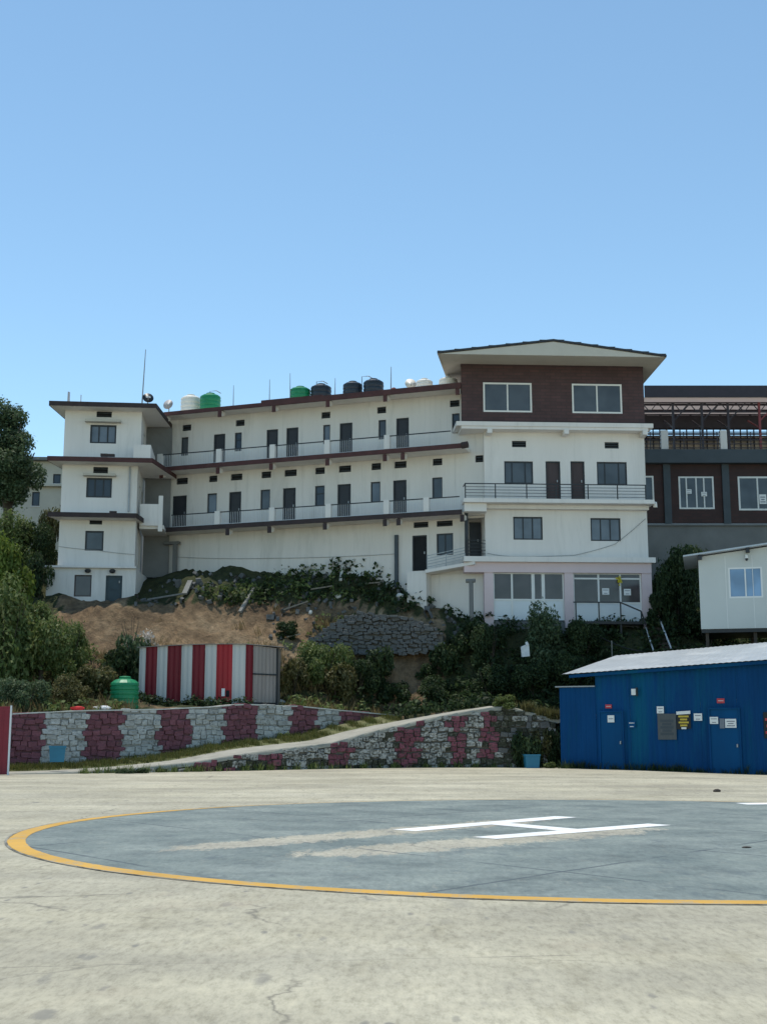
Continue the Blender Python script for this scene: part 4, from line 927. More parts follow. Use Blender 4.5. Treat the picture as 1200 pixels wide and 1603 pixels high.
# slabs and edges
slab(MF, 'roof_slab', ul - 1.0, ur - .1, .05, V0 + 6.4, zrf + .002, zrf + .14, 'plaster')
uk = MW.hit(432, 630)[0]
slab(MF, 'roof_edge', ul + .3, uk, -.03, .046, zrf - .06, zrf + .15, 'maroon'); slab(MF, 'roof_edge', uk + .003, ur + .0, -.05, .046, zrf - .07, zrf + .21, 'maroon')
slab(MF, 'parapet_band', uk - .9, uk + 2.6, .05, .25, zrf + .142, zrf + .30, 'maroon')
for nm, z in (('gallery_slab', zmid), ('gallery_slab', zl)):
    e_ = ur + (.1 if z == zmid else 0); o = slab(MF, nm, ul - .1, e_, .0, V0 - .002, z - .16, z, 'plaster')
    MB().box(ul - .1, e_, -.05, -.003, z - .17, z + .07).build('slab_edge', MAT['maroon' if z == zmid else 'maroon_dark'], o)
MB().tube([(ur + .02, -.03, zmid - .05), (ur + .34, -.03, zmid - .02)], .17, 8).build('drain_spout', MAT['maroon_dark'], MF)
def ux(px, py, v=0): return MW.hit(px, py, v)[0]
for z, lst in ((zrf, (256, 342, 427, 512, 602.5, 717)), (zmid, (253, 341, 424, 512, 602, 630)), (zl, (358, 423, 509, 602, 623, 722))):
    for px in lst:
        u = ux(px, 720); top = z - (.062 if z == zrf else .192)
        o = MB().hexa([(u - .10, .05, top - .30), (u + .10, .05, top - .30), (u + .10, .42, top - .20), (u - .10, .42, top - .20), (u - .10, .05, top - .002), (u + .10, .05, top - .002), (u + .10, .45, top + .0), (u - .10, .45, top + .0)]).build('bracket', MAT['plaster'], MF)
        MB().box(u - .10, u + .10, -.02, .046, top - .34, top - .004).build('bracket_cap', MAT['maroon' if z != zl else 'maroon_dark'], o)
def gallery(z, posts, u0, u1, hp):
    us = []
    for px in posts:
        u = ux(px, 720); us.append(u); MB().box(u - .145, u + .145, -.0, .22, z + .0, z + hp + .02).build('post', MAT['plaster_clean'], MF)
    E_ = [u0] + us + [u1]
    for a, b_ in zip(E_, E_[1:]):
        if b_ - a < .5: continue
        a += .15; b_ -= .15; mb = MB(); n = int((b_ - a) / .10)
        for k in range(n + 1):
            u = a + (b_ - a) * k / n; mb.box(u - .006, u + .006, .10, .112, z + .10, z + hp - .05)
        mb.box(a, b_, .095, .123, z + .08, z + .12)
        o = mb.build('balustrade', MAT['rail_white'], MF)
        MB().bar((a - .02, .11, z + hp - .03), (b_ + .02, .11, z + hp - .03), .05).build('handrail', MAT['black_metal'], o)
gallery(zmid, (249.5, 341.5, 425.5, 511, 605), ul, ux(708, 690), .80)
gallery(zl, (341.5, 426, 513.5, 604, 666), ux(263, 828), ux(722, 800), .78)
# drain pillar and ground-floor bits
u = ux(621, 860, V0); MB().box(u - .09, u + .09, V0 - .14, V0 - .002, zg - .6, MW.hit(621, 838, V0)[1]).build('drain_pipe', MAT['slate'], MF)
a = MW.hit(277, 852, V0 - .3); pl = MB(); pl.box(a[0] - .2, a[0] + .0, V0 - .4, V0 - .2, zg - .4, a[1]); pl.box(a[0] - .75, a[0] + .15, V0 - .42, V0 - .18, a[1], a[1] + .15); pl.build('pillar', MAT['plaster_grey'], MF)
# landing towards the tower
LA = fthing('landing_walkway', 'white landing with slim rail between gallery building and tower block', 'walkway', MW)
p0, p1 = MW.hit(665, 892, .3), MW.hit(727, 879, .3)
MB().hexa([(p0[0], .3, p0[1] - .16), (p1[0] + .5, .3, p1[1] - .16), (p1[0] + .5, V0 - .01, p1[1] - .16), (p0[0], V0 - .01, p0[1] - .16), (p0[0], .3, p0[1]), (p1[0] + .5, .3, p1[1]), (p1[0] + .5, V0 - .01, p1[1]), (p0[0], V0 - .01, p0[1])]).build('slab', MAT['plaster_clean'], LA)
MB().box(p0[0] - 1.0, p0[0] + .01, .45, V0 - .01, zg - 2.5, p0[1] - .02).build('plinth', MAT['plaster'], LA)
MB().box(p0[0] + .02, p1[0] + .9, V0 - .08, V0 - .01, zg - 3.2, p0[1] - .17).build('back_wall', MAT['plaster'], LA)
mb = MB()
for k in range(5): mb.bar((p0[0] + .1, .36, p0[1] + .14 + k * .14), (p1[0], .36, p1[1] + .14 + k * .14), .028)
for t in (0, .5, 1): u = p0[0] + .1 + (p1[0] - p0[0] - .1) * t; mb.bar((u, .36, p0[1]), (u, .36, p0[1] + .75), .04)
mb.build('railing', MAT['grey_metal'], LA)
pp = MW.hit(737, 910, -.2); mb = MB(); mb.tube([(pp[0], -.2, pp[1] - 2.4), (pp[0], -.2, pp[1])], .11, 8); mb.tube([(pp[0] - .25, -.2, pp[1] + .02), (pp[0] + .2, -.2, pp[1] + .02)], .1, 8)
tag(mb.build('vent_pipe', MAT['plaster_grey'], None), 'dark capped pipe standing under the landing beside the pink column', 'pipe')
bpy.data.objects['vent_pipe'].location = (MW.O[0], MW.O[1], 0); bpy.data.objects['vent_pipe'].rotation_euler = (0, 0, MW.a)

# ------------------------------------------------------------------ left wing
LO = at(78, 627, 64.0); LW = Frame(LO, 6.0); LF = fthing('left_wing_building', 'white four-storey block with maroon roof slabs at the left end', 'building', LW)
VW = .95
def lz(pts, v=0): return sum(LW.hit(x, y, v)[1] for x, y in pts) / len(pts)
zq = [lz(((78, 629), (245, 635))), lz(((75, 716), (236, 720))), lz(((80, 803), (213, 807))), lz(((66, 887), (213, 892)), .6)]
uw0, uw1 = LW.hit(100.5, 680, VW)[0], LW.hit(221, 680, VW)[0]; uw2 = LW.hit(212, 840, VW)[0]
ULs, URs = LW.hit(78, 627)[0], LW.hit(244, 633)[0]
def lr(x0, y0, x1, y1, v=VW): return LW.rect(x0, y0, x1, y1, v)
wl_ = [lr(141, 665, 182, 694), lr(135, 748, 175, 779), lr(133, 831, 162, 862)]; vl_ = [lr(151, 644, 175, 653), lr(146, 731, 169, 741), lr(140, 812, 160, 821)]
sd = 5.5
side_h = [(VW + 1.2, VW + 1.9, zq[3] + .35, zq[3] + 2.2), (VW + 2.5, VW + 3.2, zq[3] + .35, zq[3] + 2.2), (VW + 1.4, VW + 2.1, zq[2] + .4, zq[2] + 2.0), (VW + 2.8, VW + 3.5, zq[2] + .4, zq[2] + 2.0), (VW + 1.6, VW + 2.3, zq[1] + .2, zq[1] + 2.0)]
mb = MB().facade(uw0, uw1 - .0, zq[1], zq[0], VW, wl_ + vl_); mb.facade(uw0 - .02, uw1 - .12, zq[2], zq[1] - .001, VW + .0, wl_ + vl_); mb.facade(uw0 - .04, uw2, zq[3] - .1, zq[2] - .001, VW, wl_ + vl_)
mb.facade(VW, VW + sd, zq[1], zq[0], uw1, side_h, axis='v'); mb.facade(VW, VW + sd, zq[2], zq[1] - .001, uw1 - .12, side_h, axis='v'); mb.facade(VW, VW + sd, zq[3] - .1, zq[2] - .001, uw2, side_h, axis='v')
mb.quad((uw0, VW, 7), (uw0, VW + sd, 7), (uw0, VW + sd, zq[0]), (uw0, VW, zq[0])); mb.quad((uw0, VW + sd, 7), (uw1, VW + sd, 7), (uw1, VW + sd, zq[0]), (uw0, VW + sd, zq[0]))
mb.build('wall', MAT['plaster_clean'], LF)
for i, r in enumerate(wl_):
    window(LF, r, VW, (3, 3, 1)[i], pane=('glass_curtain', 'glass_dark', 'glass_grey')[i], fw=.085)
    if i < 2:
        s_ = ((133, 656, 189, 660), (130, 740.5, 181, 744.5))[i]; q_ = LW.rect(*s_, VW - .35); MB().box(q_[0], q_[1], VW - .42, VW - .002, q_[2], q_[3] - .02).build('sunshade', MAT['soffit'], LF)
for r in vl_: vent(LF, r, VW, 2)
for i, h in enumerate(side_h): door(LF, h, 0, 'dark_door', axis='v', c=(uw2, uw2, uw1 - .12, uw1 - .12, uw1)[i], handle=False)
def lslab(name, u0, u1, z, v1=sd + VW, t=.16, mat='maroon', rake=0.0):
    o = MB().hexa([(u0, 0, z - t), (u1, 0, z - t), (u1 + rake, v1, z - t), (u0 + .9, v1, z - t), (u0, 0, z), (u1, 0, z), (u1 + rake, v1, z), (u0 + .9, v1, z)]).build(name, MAT['plaster_clean'], LF)
    e = MB(); e.box(u0 - .03, u1 + .03, -.05, -.003, z - t - .0, z + .08)
    e.hexa([(u1 + .003, 0, z - t - .0), (u1 + .04, 0, z - t - .0), (u1 + rake + .04, v1, z - t), (u1 + rake + .003, v1, z - t), (u1 + .003, 0, z + .08), (u1 + .04, 0, z + .08), (u1 + rake + .04, v1, z + .08), (u1 + rake + .003, v1, z + .08)])
    e.hexa([(u0 - .04, 0, z - t), (u0 - .003, 0, z - t), (u0 + .897, v1, z - t), (u0 + .86, v1, z - t), (u0 - .04, 0, z + .08), (u0 - .003, 0, z + .08), (u0 + .897, v1, z + .08), (u0 + .86, v1, z + .08)])
    e.build('slab_edge', MAT[mat], o); return o
lslab('roof_slab', ULs, URs, zq[0], mat='maroon_dark', rake=.8)
lslab('floor_slab', LW.hit(75, 716)[0], LW.hit(238, 719)[0], zq[1], v1=4.1, mat='maroon', rake=1.0)
lslab('floor_slab', LW.hit(76, 803)[0], LW.hit(213, 806)[0], zq[2], v1=3.2, mat='maroon_dark', rake=.5)
pz = zq[1] + .082; a = LW.hit(209, 705, .1)[0]; b_ = LW.hit(236, 705, .1)[0]
mb = MB(); mb.box(a, b_, .05, .17, pz, pz + .72); mb.box(b_ - .12, b_, .172, 3.2, pz, pz + .72); mb.build('parapet', MAT['plaster_clean'], LF)
pz = zq[2] - .3; a = LW.hit(219, 800, 1.5)[0]; b_ = LW.hit(254, 800, 1.5)[0]
mb = MB(); mb.box(a, b_, 1.5, 1.62, pz, pz + 1.15); mb.box(b_ - .2, b_ + .02, 1.47, 1.75, pz - .3, pz + 1.6); mb.build('parapet', MAT['plaster_clean'], LF)
slab(LF, 'stair_slab', uw1, b_ + .1, 1.63, 4.5, zq[2] - .45, zq[2] - .25, 'plaster')
slab(LF, 'stair_wall', uw1 + .02, LW.hit(266, 800, 4.2)[0], 4.2, 4.35, zq[3], zq[0] - .2, 'plaster_grey')  # dark grey paints in the shade of the covered recess
# ground storey pushed forward
g0, g1 = LW.hit(72, 920, .6)[0], LW.hit(212, 920, .6)[0]; zb0 = lz(((80, 945), (200, 948)), .6)
lw0 = [LW.rect(116, 900, 143, 934, .6)]; ld0 = [LW.rect(165, 901, 191, 943, .6)]
mb = MB().facade(g0, g1, zb0 - 1.0, zq[3], .6, lw0 + ld0); mb.quad((g0, .6, zb0 - 1), (g0, 5, zb0 - 1), (g0, 5, zq[3]), (g0, .6, zq[3])); mb.quad((g1, .6, zb0 - 1), (g1 + .3, 5, zb0 - 1), (g1 + .3, 5, zq[3]), (g1, .6, zq[3])); mb.build('ground_storey_wall', MAT['plaster_clean'], LF)
window(LF, lw0[0], .6, 1, 'brown_door', 'glass_brown', fw=.06); door(LF, ld0[0], .6, 'teal_door', frame='teal_door')
slab(LF, 'ledge', g0 - .18, g1 + .02, .42, 2.0, zq[3] + .002, zq[3] + .10, 'plaster_clean')
for px in (137.5, 176): u = LW.hit(px, 893, .5)[0]; MB().lathe([(.05, 0), (.14, .04), (.16, .14), (.10, .2)], 10).build('wall_lamp', MAT['black_metal'], LF, (u, .46, zq[3] - .26))
u = LW.hit(205.5, 680, VW - .06)[0]; MB().tube([(u, VW - .06, zq[2] + .3), (u, VW - .06, zq[1] - .2)], .05, 6).build('drain_pipe', MAT['grey_metal'], LF)
for px, py, s_ in ((163, 714, .12), (174, 714, .1), (177, 804, .12)):
    u = LW.hit(px, py, .2)[0]; MB().box(u - .18, u + .18, .1, .3, LW.hit(px, py, .2)[1] - .02, LW.hit(px, py, .2)[1] + s_).build('loose_coping', MAT['maroon_dark'], LF)

# ------------------------------------------------------------------ brick hall with terrace canopy, behind on the right
BO = at(1008, 760, 71.0); BW = Frame(BO, 0.0); BF = fthing('brick_hall', 'dark red brick hall with slate band, terrace and steel canopy on the right', 'building', BW)
e0, e1 = -2.0, BW.hit(1330, 760)[0]
zk = [BW.hit(1100, 727)[1], BW.hit(1100, 706)[1], BW.hit(1100, 820)[1]]
ww_ = [BW.rect(1062, 746, 1117, 797), BW.rect(1155, 746, 1216, 799), BW.rect(1250, 746, 1310, 799), (BW.hit(995, 740)[0], BW.hit(1022, 740)[0], BW.hit(1010, 787)[1], BW.hit(1010, 745)[1])]
MB().facade(e0, e1, zk[2], zk[0] + .02, 0, ww_).quad((e1, 0, 8), (e1, 8, 8), (e1, 8, zk[1]), (e1, 0, zk[1])).build('brick_wall', MAT['brick_clad_far'], BF)
window(BF, ww_[0], 0, 4, 'white_frame', 'glass_grey', fw=.09, recess=-.02, mull=[.22, .5, .72]); window(BF, ww_[1], 0, 2, 'white_frame', 'glass_grey', fw=.1, recess=-.02); window(BF, ww_[2], 0, 2, 'white_frame', 'glass_grey', fw=.1, recess=-.02); window(BF, ww_[3], 0, 1, 'white_frame', 'glass_grey', fw=.09, recess=-.02)
slab(BF, 'slate_band', e0, e1, -.5, 8, zk[0], zk[1], 'slate')
for a, b_ in ((1039, 1050), (1131, 1142), (1226, 1237)): slab(BF, 'column', BW.hit(a, 770, -.12)[0], BW.hit(b_, 770, -.12)[0], -.12, -.022, zk[2] - .02, zk[0] - .003, 'slate')
slab(BF, 'ledge', e0, e1, -.12, .1, zk[2] - .12, zk[2] - .023, 'plaster_grey')
slab(BF, 'base_wall', e0, e1, .0, .3, 7.0, zk[2] - .124, 'plaster_grey')
zt0 = zk[1] + .002
for a, b_ in ((1034, 1045), (1126.5, 1137), (1222, 1232)): slab(BF, 'terrace_post', BW.hit(a, 690, -.2)[0], BW.hit(b_, 690, -.2)[0], -.3, .0, zt0, BW.hit(1100, 674, -.2)[1], 'plaster')
ztr_ = BW.hit(1100, 676, -.2)[1]
mb = MB()
for k in range(5): z = zt0 + .15 + (ztr_ - zt0 - .15) * k / 4; mb.bar((0, -.15, z), (e1, -.15, z), .05)
rl = mb.build('terrace_railing', MAT['steel_dark'], BF)
for k in range(12): u = .4 + k * .95; MB().bar((u, -.15, zt0), (u, -.15, ztr_), .045).build('post', MAT['steel_dark'], rl)
# rear parapet of pierced pale blocks and dark shade screens
slab(BF, 'rear_parapet', e0, e1, 7.0, 7.2, zt0, BW.hit(1100, 682, 7)[1], 'plaster_cream')
mb = MB()
for k in range(26): u = k * .42; mb.bar((u, 6.9, zt0), (u, 6.9, BW.hit(1100, 670, 7)[1]), .07)
for py in (688, 680, 672): mb.bar((0, 6.88, BW.hit(1100, py, 7)[1]), (e1, 6.88, BW.hit(1100, py, 7)[1]), .10)
mb.build('rear_screen', MAT['steel_dark'], BF)
# canopy: sloping sheet on steel trusses
zc0, zc1 = BW.hit(1100, 623, -.9)[1], BW.hit(1100, 604, -.9)[1]
cb_ = BW.hit(1100, 671, 7.5)[1]
cf0 = MB().hexa([(.0, -.9, zc0), (e1, -.9, zc0), (e1, 8, cb_ + .2), (.0, 8, cb_ + .2), (.0, -.9, zc0 + .05), (e1, -.9, zc0 + .05), (e1, 8, cb_ + .25), (.0, 8, cb_ + .25)]).build('canopy_sheet', MAT['canopy_under'], BF)
MB().box(.0, e1, -1.0, -.905, zc0 + .03, zc1).build('canopy_fascia', MAT['steel_dark'], BF)
mb = MB()
for k in range(5):
    v_ = .5 + k * 1.7; z = zc0 + (cb_ + .2 - zc0) * (v_ + .9) / 8.9 - .09; mb.bar((0, v_, z), (e1, v_, z), .07, .11)
mb.build('purlins', MAT['steel_dark'], BF)
zlow = BW.hit(1100, 655, 3)[1]
mb = MB(); mb.box(.1, e1, 3.0, 3.12, BW.hit(1100, 670, 3)[1], BW.hit(1100, 651, 3)[1]); mb.build('shade_band', MAT['steel_dark'], BF)
mb = MB(); n_ = 26
for v_ in (-.1, 3.3):
    zt5 = zc0 + (cb_ + .2 - zc0) * (v_ + .9) / 8.9 - .1; zb5 = zt5 - .55
    mb.bar((0, v_, zb5), (e1, v_, zb5), .06); mb.bar((0, v_, zt5), (e1, v_, zt5), .06)
    for k in range(n_): mb.bar((e1 * k / n_, v_, zb5 if k % 2 else zt5), (e1 * (k + 1) / n_, v_, zt5 if k % 2 else zb5), .045)
mb.build('truss', MAT['steel_dark'], BF)
for k, px in enumerate((1053, 1098, 1139, 1188, 1240)):
    u = BW.hit(px, 650, -.1)[0]; z_top = zc0 - .05; mt_ = 'steel_red' if px == 1188 else 'steel_dark'
    o = MB().bar((u, -.1, zt0), (u, -.1, z_top), .12).build('canopy_post', MAT[mt_], BF)
    MB().bar((u, -.1, z_top - 1.1), (u + 1.0, -.1, z_top - .05), .07).bar((u, -.1, z_top - 1.5), (u, 2.2, z_top - .5), .07).build('brace', MAT[mt_], o)

note(BW, 'white notice on the left half of the brick hall window', 1073, 766, 1082, 773, -.04)
note(BW, 'white notice on the right half of the four-pane brick hall window', 1097, 770, 1106, 777, -.04)
note(BW, 'white notice on the brick hall window at the right frame edge', 1188, 774, 1199, 789, -.04, lines=3)

# ------------------------------------------------------------------ white cabin on stilts
KO = at(1097, 985, 56.5); KW = Frame(KO, -14.0); KF = fthing('cabin', 'white panel cabin on stilts with a blue sliding window, above the blue shed', 'cabin', KW)
k1 = KW.hit(1290, 940)[0]; zk0, zk1 = KW.hit(1100, 985)[1], KW.hit(1094, 872)[1]; zke = KW.hit(1200, 856)[1]; zk2 = zk1 + (zke - zk1) * k1 / KW.hit(1200, 880)[0]
wk = KW.rect(1140, 888, 1193, 936)
mb = MB().facade(0, k1, zk0, zk1, 0, [wk], .08); mb.quad((0, 0, zk1), (k1, 0, zk1), (k1, 0, zk2), (0, 0, zk1 + .001)); mb.quad((0, 0, zk0), (0, 4, zk0), (0, 4, zk1), (0, 0, zk1)); mb.quad((k1, 0, zk0), (k1, 4, zk0), (k1, 4, zk2), (k1, 0, zk2)); mb.quad((0, 4, zk0), (k1, 4, zk0), (k1, 4, zk2), (0, 4, zk1)); mb.quad((0, 0, zk0), (k1, 0, zk0), (k1, 4, zk0), (0, 4, zk0)); mb.build('wall', MAT['cabin_panel'], KF)
mb = MB()
for k in range(1, 5): u = k * 1.15; mb.box(u - .012, u + .012, -.008, -.002, zk0, zk1)
mb.build('panel_joint', MAT['white_frame'], KF)
window(KF, wk, 0, 2, 'white_frame', 'glass_blue', fw=.07, recess=.0)
sl = (zk2 - zk1) / k1
MB().hexa([(-.65, -.45, zk1 - .65 * sl + .05), (k1 + .4, -.45, zk2 + .4 * sl + .05), (k1 + .4, 4.3, zk2 + .4 * sl + .05), (-.65, 4.3, zk1 - .65 * sl + .05), (-.65, -.45, zk1 - .65 * sl + .12), (k1 + .4, -.45, zk2 + .4 * sl + .12), (k1 + .4, 4.3, zk2 + .4 * sl + .12), (-.65, 4.3, zk1 - .65 * sl + .12)]).build('roof', MAT['roof_metal'], KF)
for u in (.0, 2.05): MB().box(u, u + .16, -.35, 4, zk1 + u * sl - .14, zk1 + u * sl + .045).build('rafter', MAT['dark_frame'], KF)
for u in (.25, 2.3, 4.6):
    for v_ in (.3, 3.6): MB().bar((u, v_, zk0 - 3), (u, v_, zk0 - .002), .14).build('stilt', MAT['timber_dark'], KF)
MB().box(0.02, k1, .05, 3.9, zk0 - .16, zk0 - .004).build('floor_beam', MAT['black_metal'], KF)
c_ = KW.hit(1168, 873, -.15); o = thing('security_camera', 'small white dome camera under the white cabin roof', 'camera', KW.world(c_[0], -.15, c_[1]), KW.a)
MB().lathe([(.06, .12), (.075, .0), (.07, -.03)], 10).build('housing', MAT['white_frame'], o); MB().lathe([(.02, -.14), (.055, -.11), (.065, -.035)], 10).build('lens_dome', MAT['black_metal'], o); MB().box(-.03, .03, 0, .15, .1, .15).build('bracket', MAT['white_frame'], o)

# ------------------------------------------------------------------ blue shed
SO = gnd(878, 1203); SW = Frame(SO, -26.0); SF = fthing('blue_shed', 'bright blue corrugated metal shed with silver roof beside the helipad', 'shed', SW)
s1_ = 13.0; zsL, zsR = SW.hit(935, 1052)[1], SW.hit(1200, 1034)[1]; uE = SW.hit(1200, 1100)[0]; slp = (zsR - zsL) / (uE - SW.hit(935, 1052)[0])
a0 = SW.hit(932, 1100)[0]
def zs(u): return zsL + slp * (u - a0)
def corrug(mb, u0, u1, zb, zt, v, pitch=.20, amp=.02):
    n = int((u1 - u0) / pitch * 4); ring = []
    for k in range(n + 1):
        u = u0 + (u1 - u0) * k / n; ph = (k % 4); d = (0, 0, -amp, -amp)[ph]; ring.append((u, v + d))
    for (a, va), (b_, vb) in zip(ring, ring[1:]): mb.quad((a, va, zb(a)), (b_, vb, zb(b_)), (b_, vb, zt(b_)), (a, va, zt(a)))
    return mb
def zgd(u): p = SW.world(u, 0, 0); return dip(p.x, p.y) - .05
panels = [0] + [a0 + 1.42 * k for k in range(0, 10)]
zlow_ = SW.hit(900, 1076)[1]
corrug(MB(), 0, a0, zgd, lambda u: zlow_, .0).build('wall_panel', MAT['blue_sheet'], SF)
MB().box(-.15, a0, -.12, 1.2, zlow_ + .002, zlow_ + .05).build('lean_to_roof', MAT['grey_metal'], SF)
for a, b_ in zip(panels[1:], panels[2:]): corrug(MB(), a, b_ - .006, zgd, zs, .0 if a == a0 else (.0 + .004 * (int(a * 10) % 2))).build('wall_panel', MAT['blue_sheet'], SF)
mb = MB(); mb.quad((a0, .03, 0), (a0, 4.2, 0), (a0, 4.2, zs(a0)), (a0, .03, zs(a0))); mb.quad((0, .02, 0), (0, 2.0, 0), (0, 2.0, zlow_), (0, .02, zlow_)); mb.quad((0, 2, 0), (a0, 2, 0), (a0, 2, zlow_), (0, 2, zlow_)); mb.quad((a0, 4.2, 0), (s1_, 4.2, 0), (s1_, 4.2, zs(s1_)), (a0, 4.2, zs(a0))); mb.build('rear_wall', MAT['blue_sheet'], SF)
# roof: sheets rising to the back, front-left corner drawn out
e0_ = SW.hit(878, 1056, -.4)[0]; ridge = 4.6
zb_l, zb_r = SW.hit(962, 1027, ridge)[1], SW.hit(1200, 1006, ridge)[1]; ub_l, ub_r = SW.hit(962, 1027, ridge)[0], SW.hit(1200, 1006, ridge)[0]
zf_l = SW.hit(878, 1056, -.4)[1]; zf_r = SW.hit(1200, 1033, -.4)[1]; uf_r = SW.hit(1200, 1033, -.4)[0]
NSH = 11
for k in range(NSH):
    mb = MB(); t0, t1 = k / NSH, (k + 1) / NSH; n = 8
    def P_(t, w_):
        fu = e0_ + (uf_r + 2.5 - e0_) * t; bu = ub_l + (ub_r + 2.5 - ub_l) * t
        fz = zf_l + (zf_r - zf_l) * (fu - e0_) / (uf_r - e0_); bz = zb_l + (zb_r - zb_l) * (bu - ub_l) / (ub_r - ub_l)
        return Vector((fu + (bu - fu) * w_, -.4 + (ridge + .4) * w_, fz + (bz - fz) * w_))
    for j in range(n):
        ta_, tb = t0 + (t1 - t0) * j / n, t0 + (t1 - t0) * (j + 1) / n; ha, hb = (.016 if j % 2 else 0), (.016 if (j + 1) % 2 else 0)
        jit = 0
        for q_ in range(3):
            wa, wb_ = q_ / 3, (q_ + 1) / 3; A_ = Vector((0, 0, 1))
            mb.quad(P_(ta_, wa) + A_ * (ha + jit), P_(tb, wa) + A_ * (hb + jit), P_(tb, wb_) + A_ * (hb + jit + .008 * math.sin(q_)), P_(ta_, wb_) + A_ * (ha + jit + .008 * math.sin(q_)))
    mb.build('roof_sheet', MAT['roof_metal'], SF)
MB().hexa([P_(0, 0) + Vector((.3, .1, -.14)), P_(1, 0) + Vector((0, .1, -.14)), P_(1, 0) + Vector((0, .2, -.14)), P_(0, 0) + Vector((.3, .2, -.14)), P_(0, 0) + Vector((.3, .1, -.02)), P_(1, 0) + Vector((0, .1, -.02)), P_(1, 0) + Vector((0, .2, -.02)), P_(0, 0) + Vector((.3, .2, -.02))]).build('eave_beam', MAT['blue_sheet'], SF)
def sr(x0, y0, x1, y1, v=-.05): return SW.rect(x0, y0, x1, y1, v)
r = sr(938, 1113, 977, 1201); d_ = door(SF, (r[0], r[1], zgd((r[0] + r[1]) / 2) + .06, r[3]), -.14, 'blue_door', frame='blue_sheet', panels=False, recess=.05); 
r = sr(1110, 1108, 1160, 1206); d_ = door(SF, (r[0], r[1], zgd((r[0] + r[1]) / 2) + .06, r[3]), -.14, 'blue_door', frame='blue_sheet', panels=False, recess=.05)
NV = -.12
def snote(label, x0, y0, x1, y1, mat='paper', lines=2, name='paper_notice', ink='ink', v=-.06, lean=0): return note(SW, label, x0, y0, x1, y1, v, mat, lines, name, ink, lean)
snote('small red sign above the left door of the blue shed', 947, 1103, 957, 1109, 'sign_red', 1, 'door_sign', 'paper', -.06)
snote('white paper on the left door of the blue shed', 950.5, 1120, 961, 1131, 'paper', 1, v=NV)
snote('torn white paper between left door and grey board on the blue shed', 982.5, 1129, 994, 1140, 'blue_door', 2, ink='paper')
snote('white paper above the grey board on the blue shed', 1027.5, 1106, 1038.5, 1117)
snote('grey notice board on the blue shed', 1029, 1117.5, 1058, 1158, 'board_grey', 5, 'notice_board', 'slate')
po = snote('black poster with yellow lines and white heading on the blue shed', 1058.5, 1114, 1080.5, 1142, 'poster_black', 4, 'poster', 'poster_yellow', lean=.03)
hw = SW.rect(1058.5, 1114, 1080.5, 1142, -.06); hw_, hh_ = (hw[1] - hw[0]) / 2, hw[3] - hw[2]
MB().hexa([(-hw_, -.009, hh_ * .82), (hw_, -.009, hh_ * .82 + .03), (hw_, -.007, hh_ * .82 + .03), (-hw_, -.007, hh_ * .82), (-hw_, -.009, hh_ * 1.0), (hw_, -.009, hh_ + .03), (hw_, -.007, hh_ + .03), (-hw_, -.007, hh_)]).build('heading', MAT['paper'], po); MB().box(-hw_ * .35, hw_ * .35, -.009, -.007, .01, hh_ * .12).build('print', MAT['paper'], po)
snote('white paper right of the black and yellow poster on the blue shed', 1085.5, 1117, 1098.5, 1128.5)
snote('white paper on the left side of the right blue door', 1110.5, 1122.5, 1123.5, 1133.5, v=NV)
snote('faded blue-grey sheet between the two papers on the right blue door', 1126, 1125, 1133.5, 1140.5, 'paper_grey', 0, v=NV)
snote('larger cream paper on the right side of the right blue door', 1134.5, 1125.5, 1152, 1139.5, v=NV, lines=3)
snote('small red sign above the right door of the blue shed', 1121.5, 1093.5, 1133.5, 1101, 'sign_red', 1, 'door_sign', 'paper', -.06)
snote('dark poster at the far right of the blue shed', 1195, 1115, 1212, 1156, 'poster_black', 3, 'poster', 'sign_red', -.06)
r = sr(987.5, 1078.5, 995, 1089, -.12); o = thing('wall_light', 'small white wall light high on the blue shed', 'light', SW.world((r[0] + r[1]) / 2, -.04, r[2]), SW.a)
h = r[3] - r[2]; MB().box(-.09, .09, -.10, 0, .02, h).build('diffuser', MAT['paper'], o); MB().box(.095, .16, -.12, 0, -.02, h + .05).build('bracket', MAT['black_metal'], o)

# ------------------------------------------------------------------ striped shed
QO = at(217, 1095, 56.4); QW = Frame(QO, -13.0); QF = fthing('striped_shed', 'small metal shed in red and white vertical stripes on the terrace', 'shed', QW)
def qh(px, py, v=0): return QW.hit(px, py, v)
uc = qh(384, 1060)[0]; zq0 = min(qh(384, 1106)[1], qh(217, 1096)[1]) - .35; zqt_l, zqt_r = qh(218, 1014)[1], qh(384, 1009)[1]
def zq_t(u): return zqt_l + (zqt_r - zqt_l) * u / uc + .05 * math.sin(math.pi * u / uc)
stripes = [(217, 227, 'shed_white'), (227, 245, 'shed_red'), (245, 261, 'shed_white'), (261, 283, 'shed_red'), (283, 300, 'shed_white'), (300, 320, 'shed_red'), (320, 338, 'shed_white'), (338, 363, 'shed_bright_red'), (363, 384, 'shed_white')]
for a, b_, mt in stripes:
    ua_, ub_ = qh(a, 1060)[0], qh(b_, 1060)[0]; mb = MB(); corrug(mb, ua_, ub_ - .004, lambda u: zq0, zq_t, .02, .22, .025); mb.build('wall_panel', MAT[mt], QF)
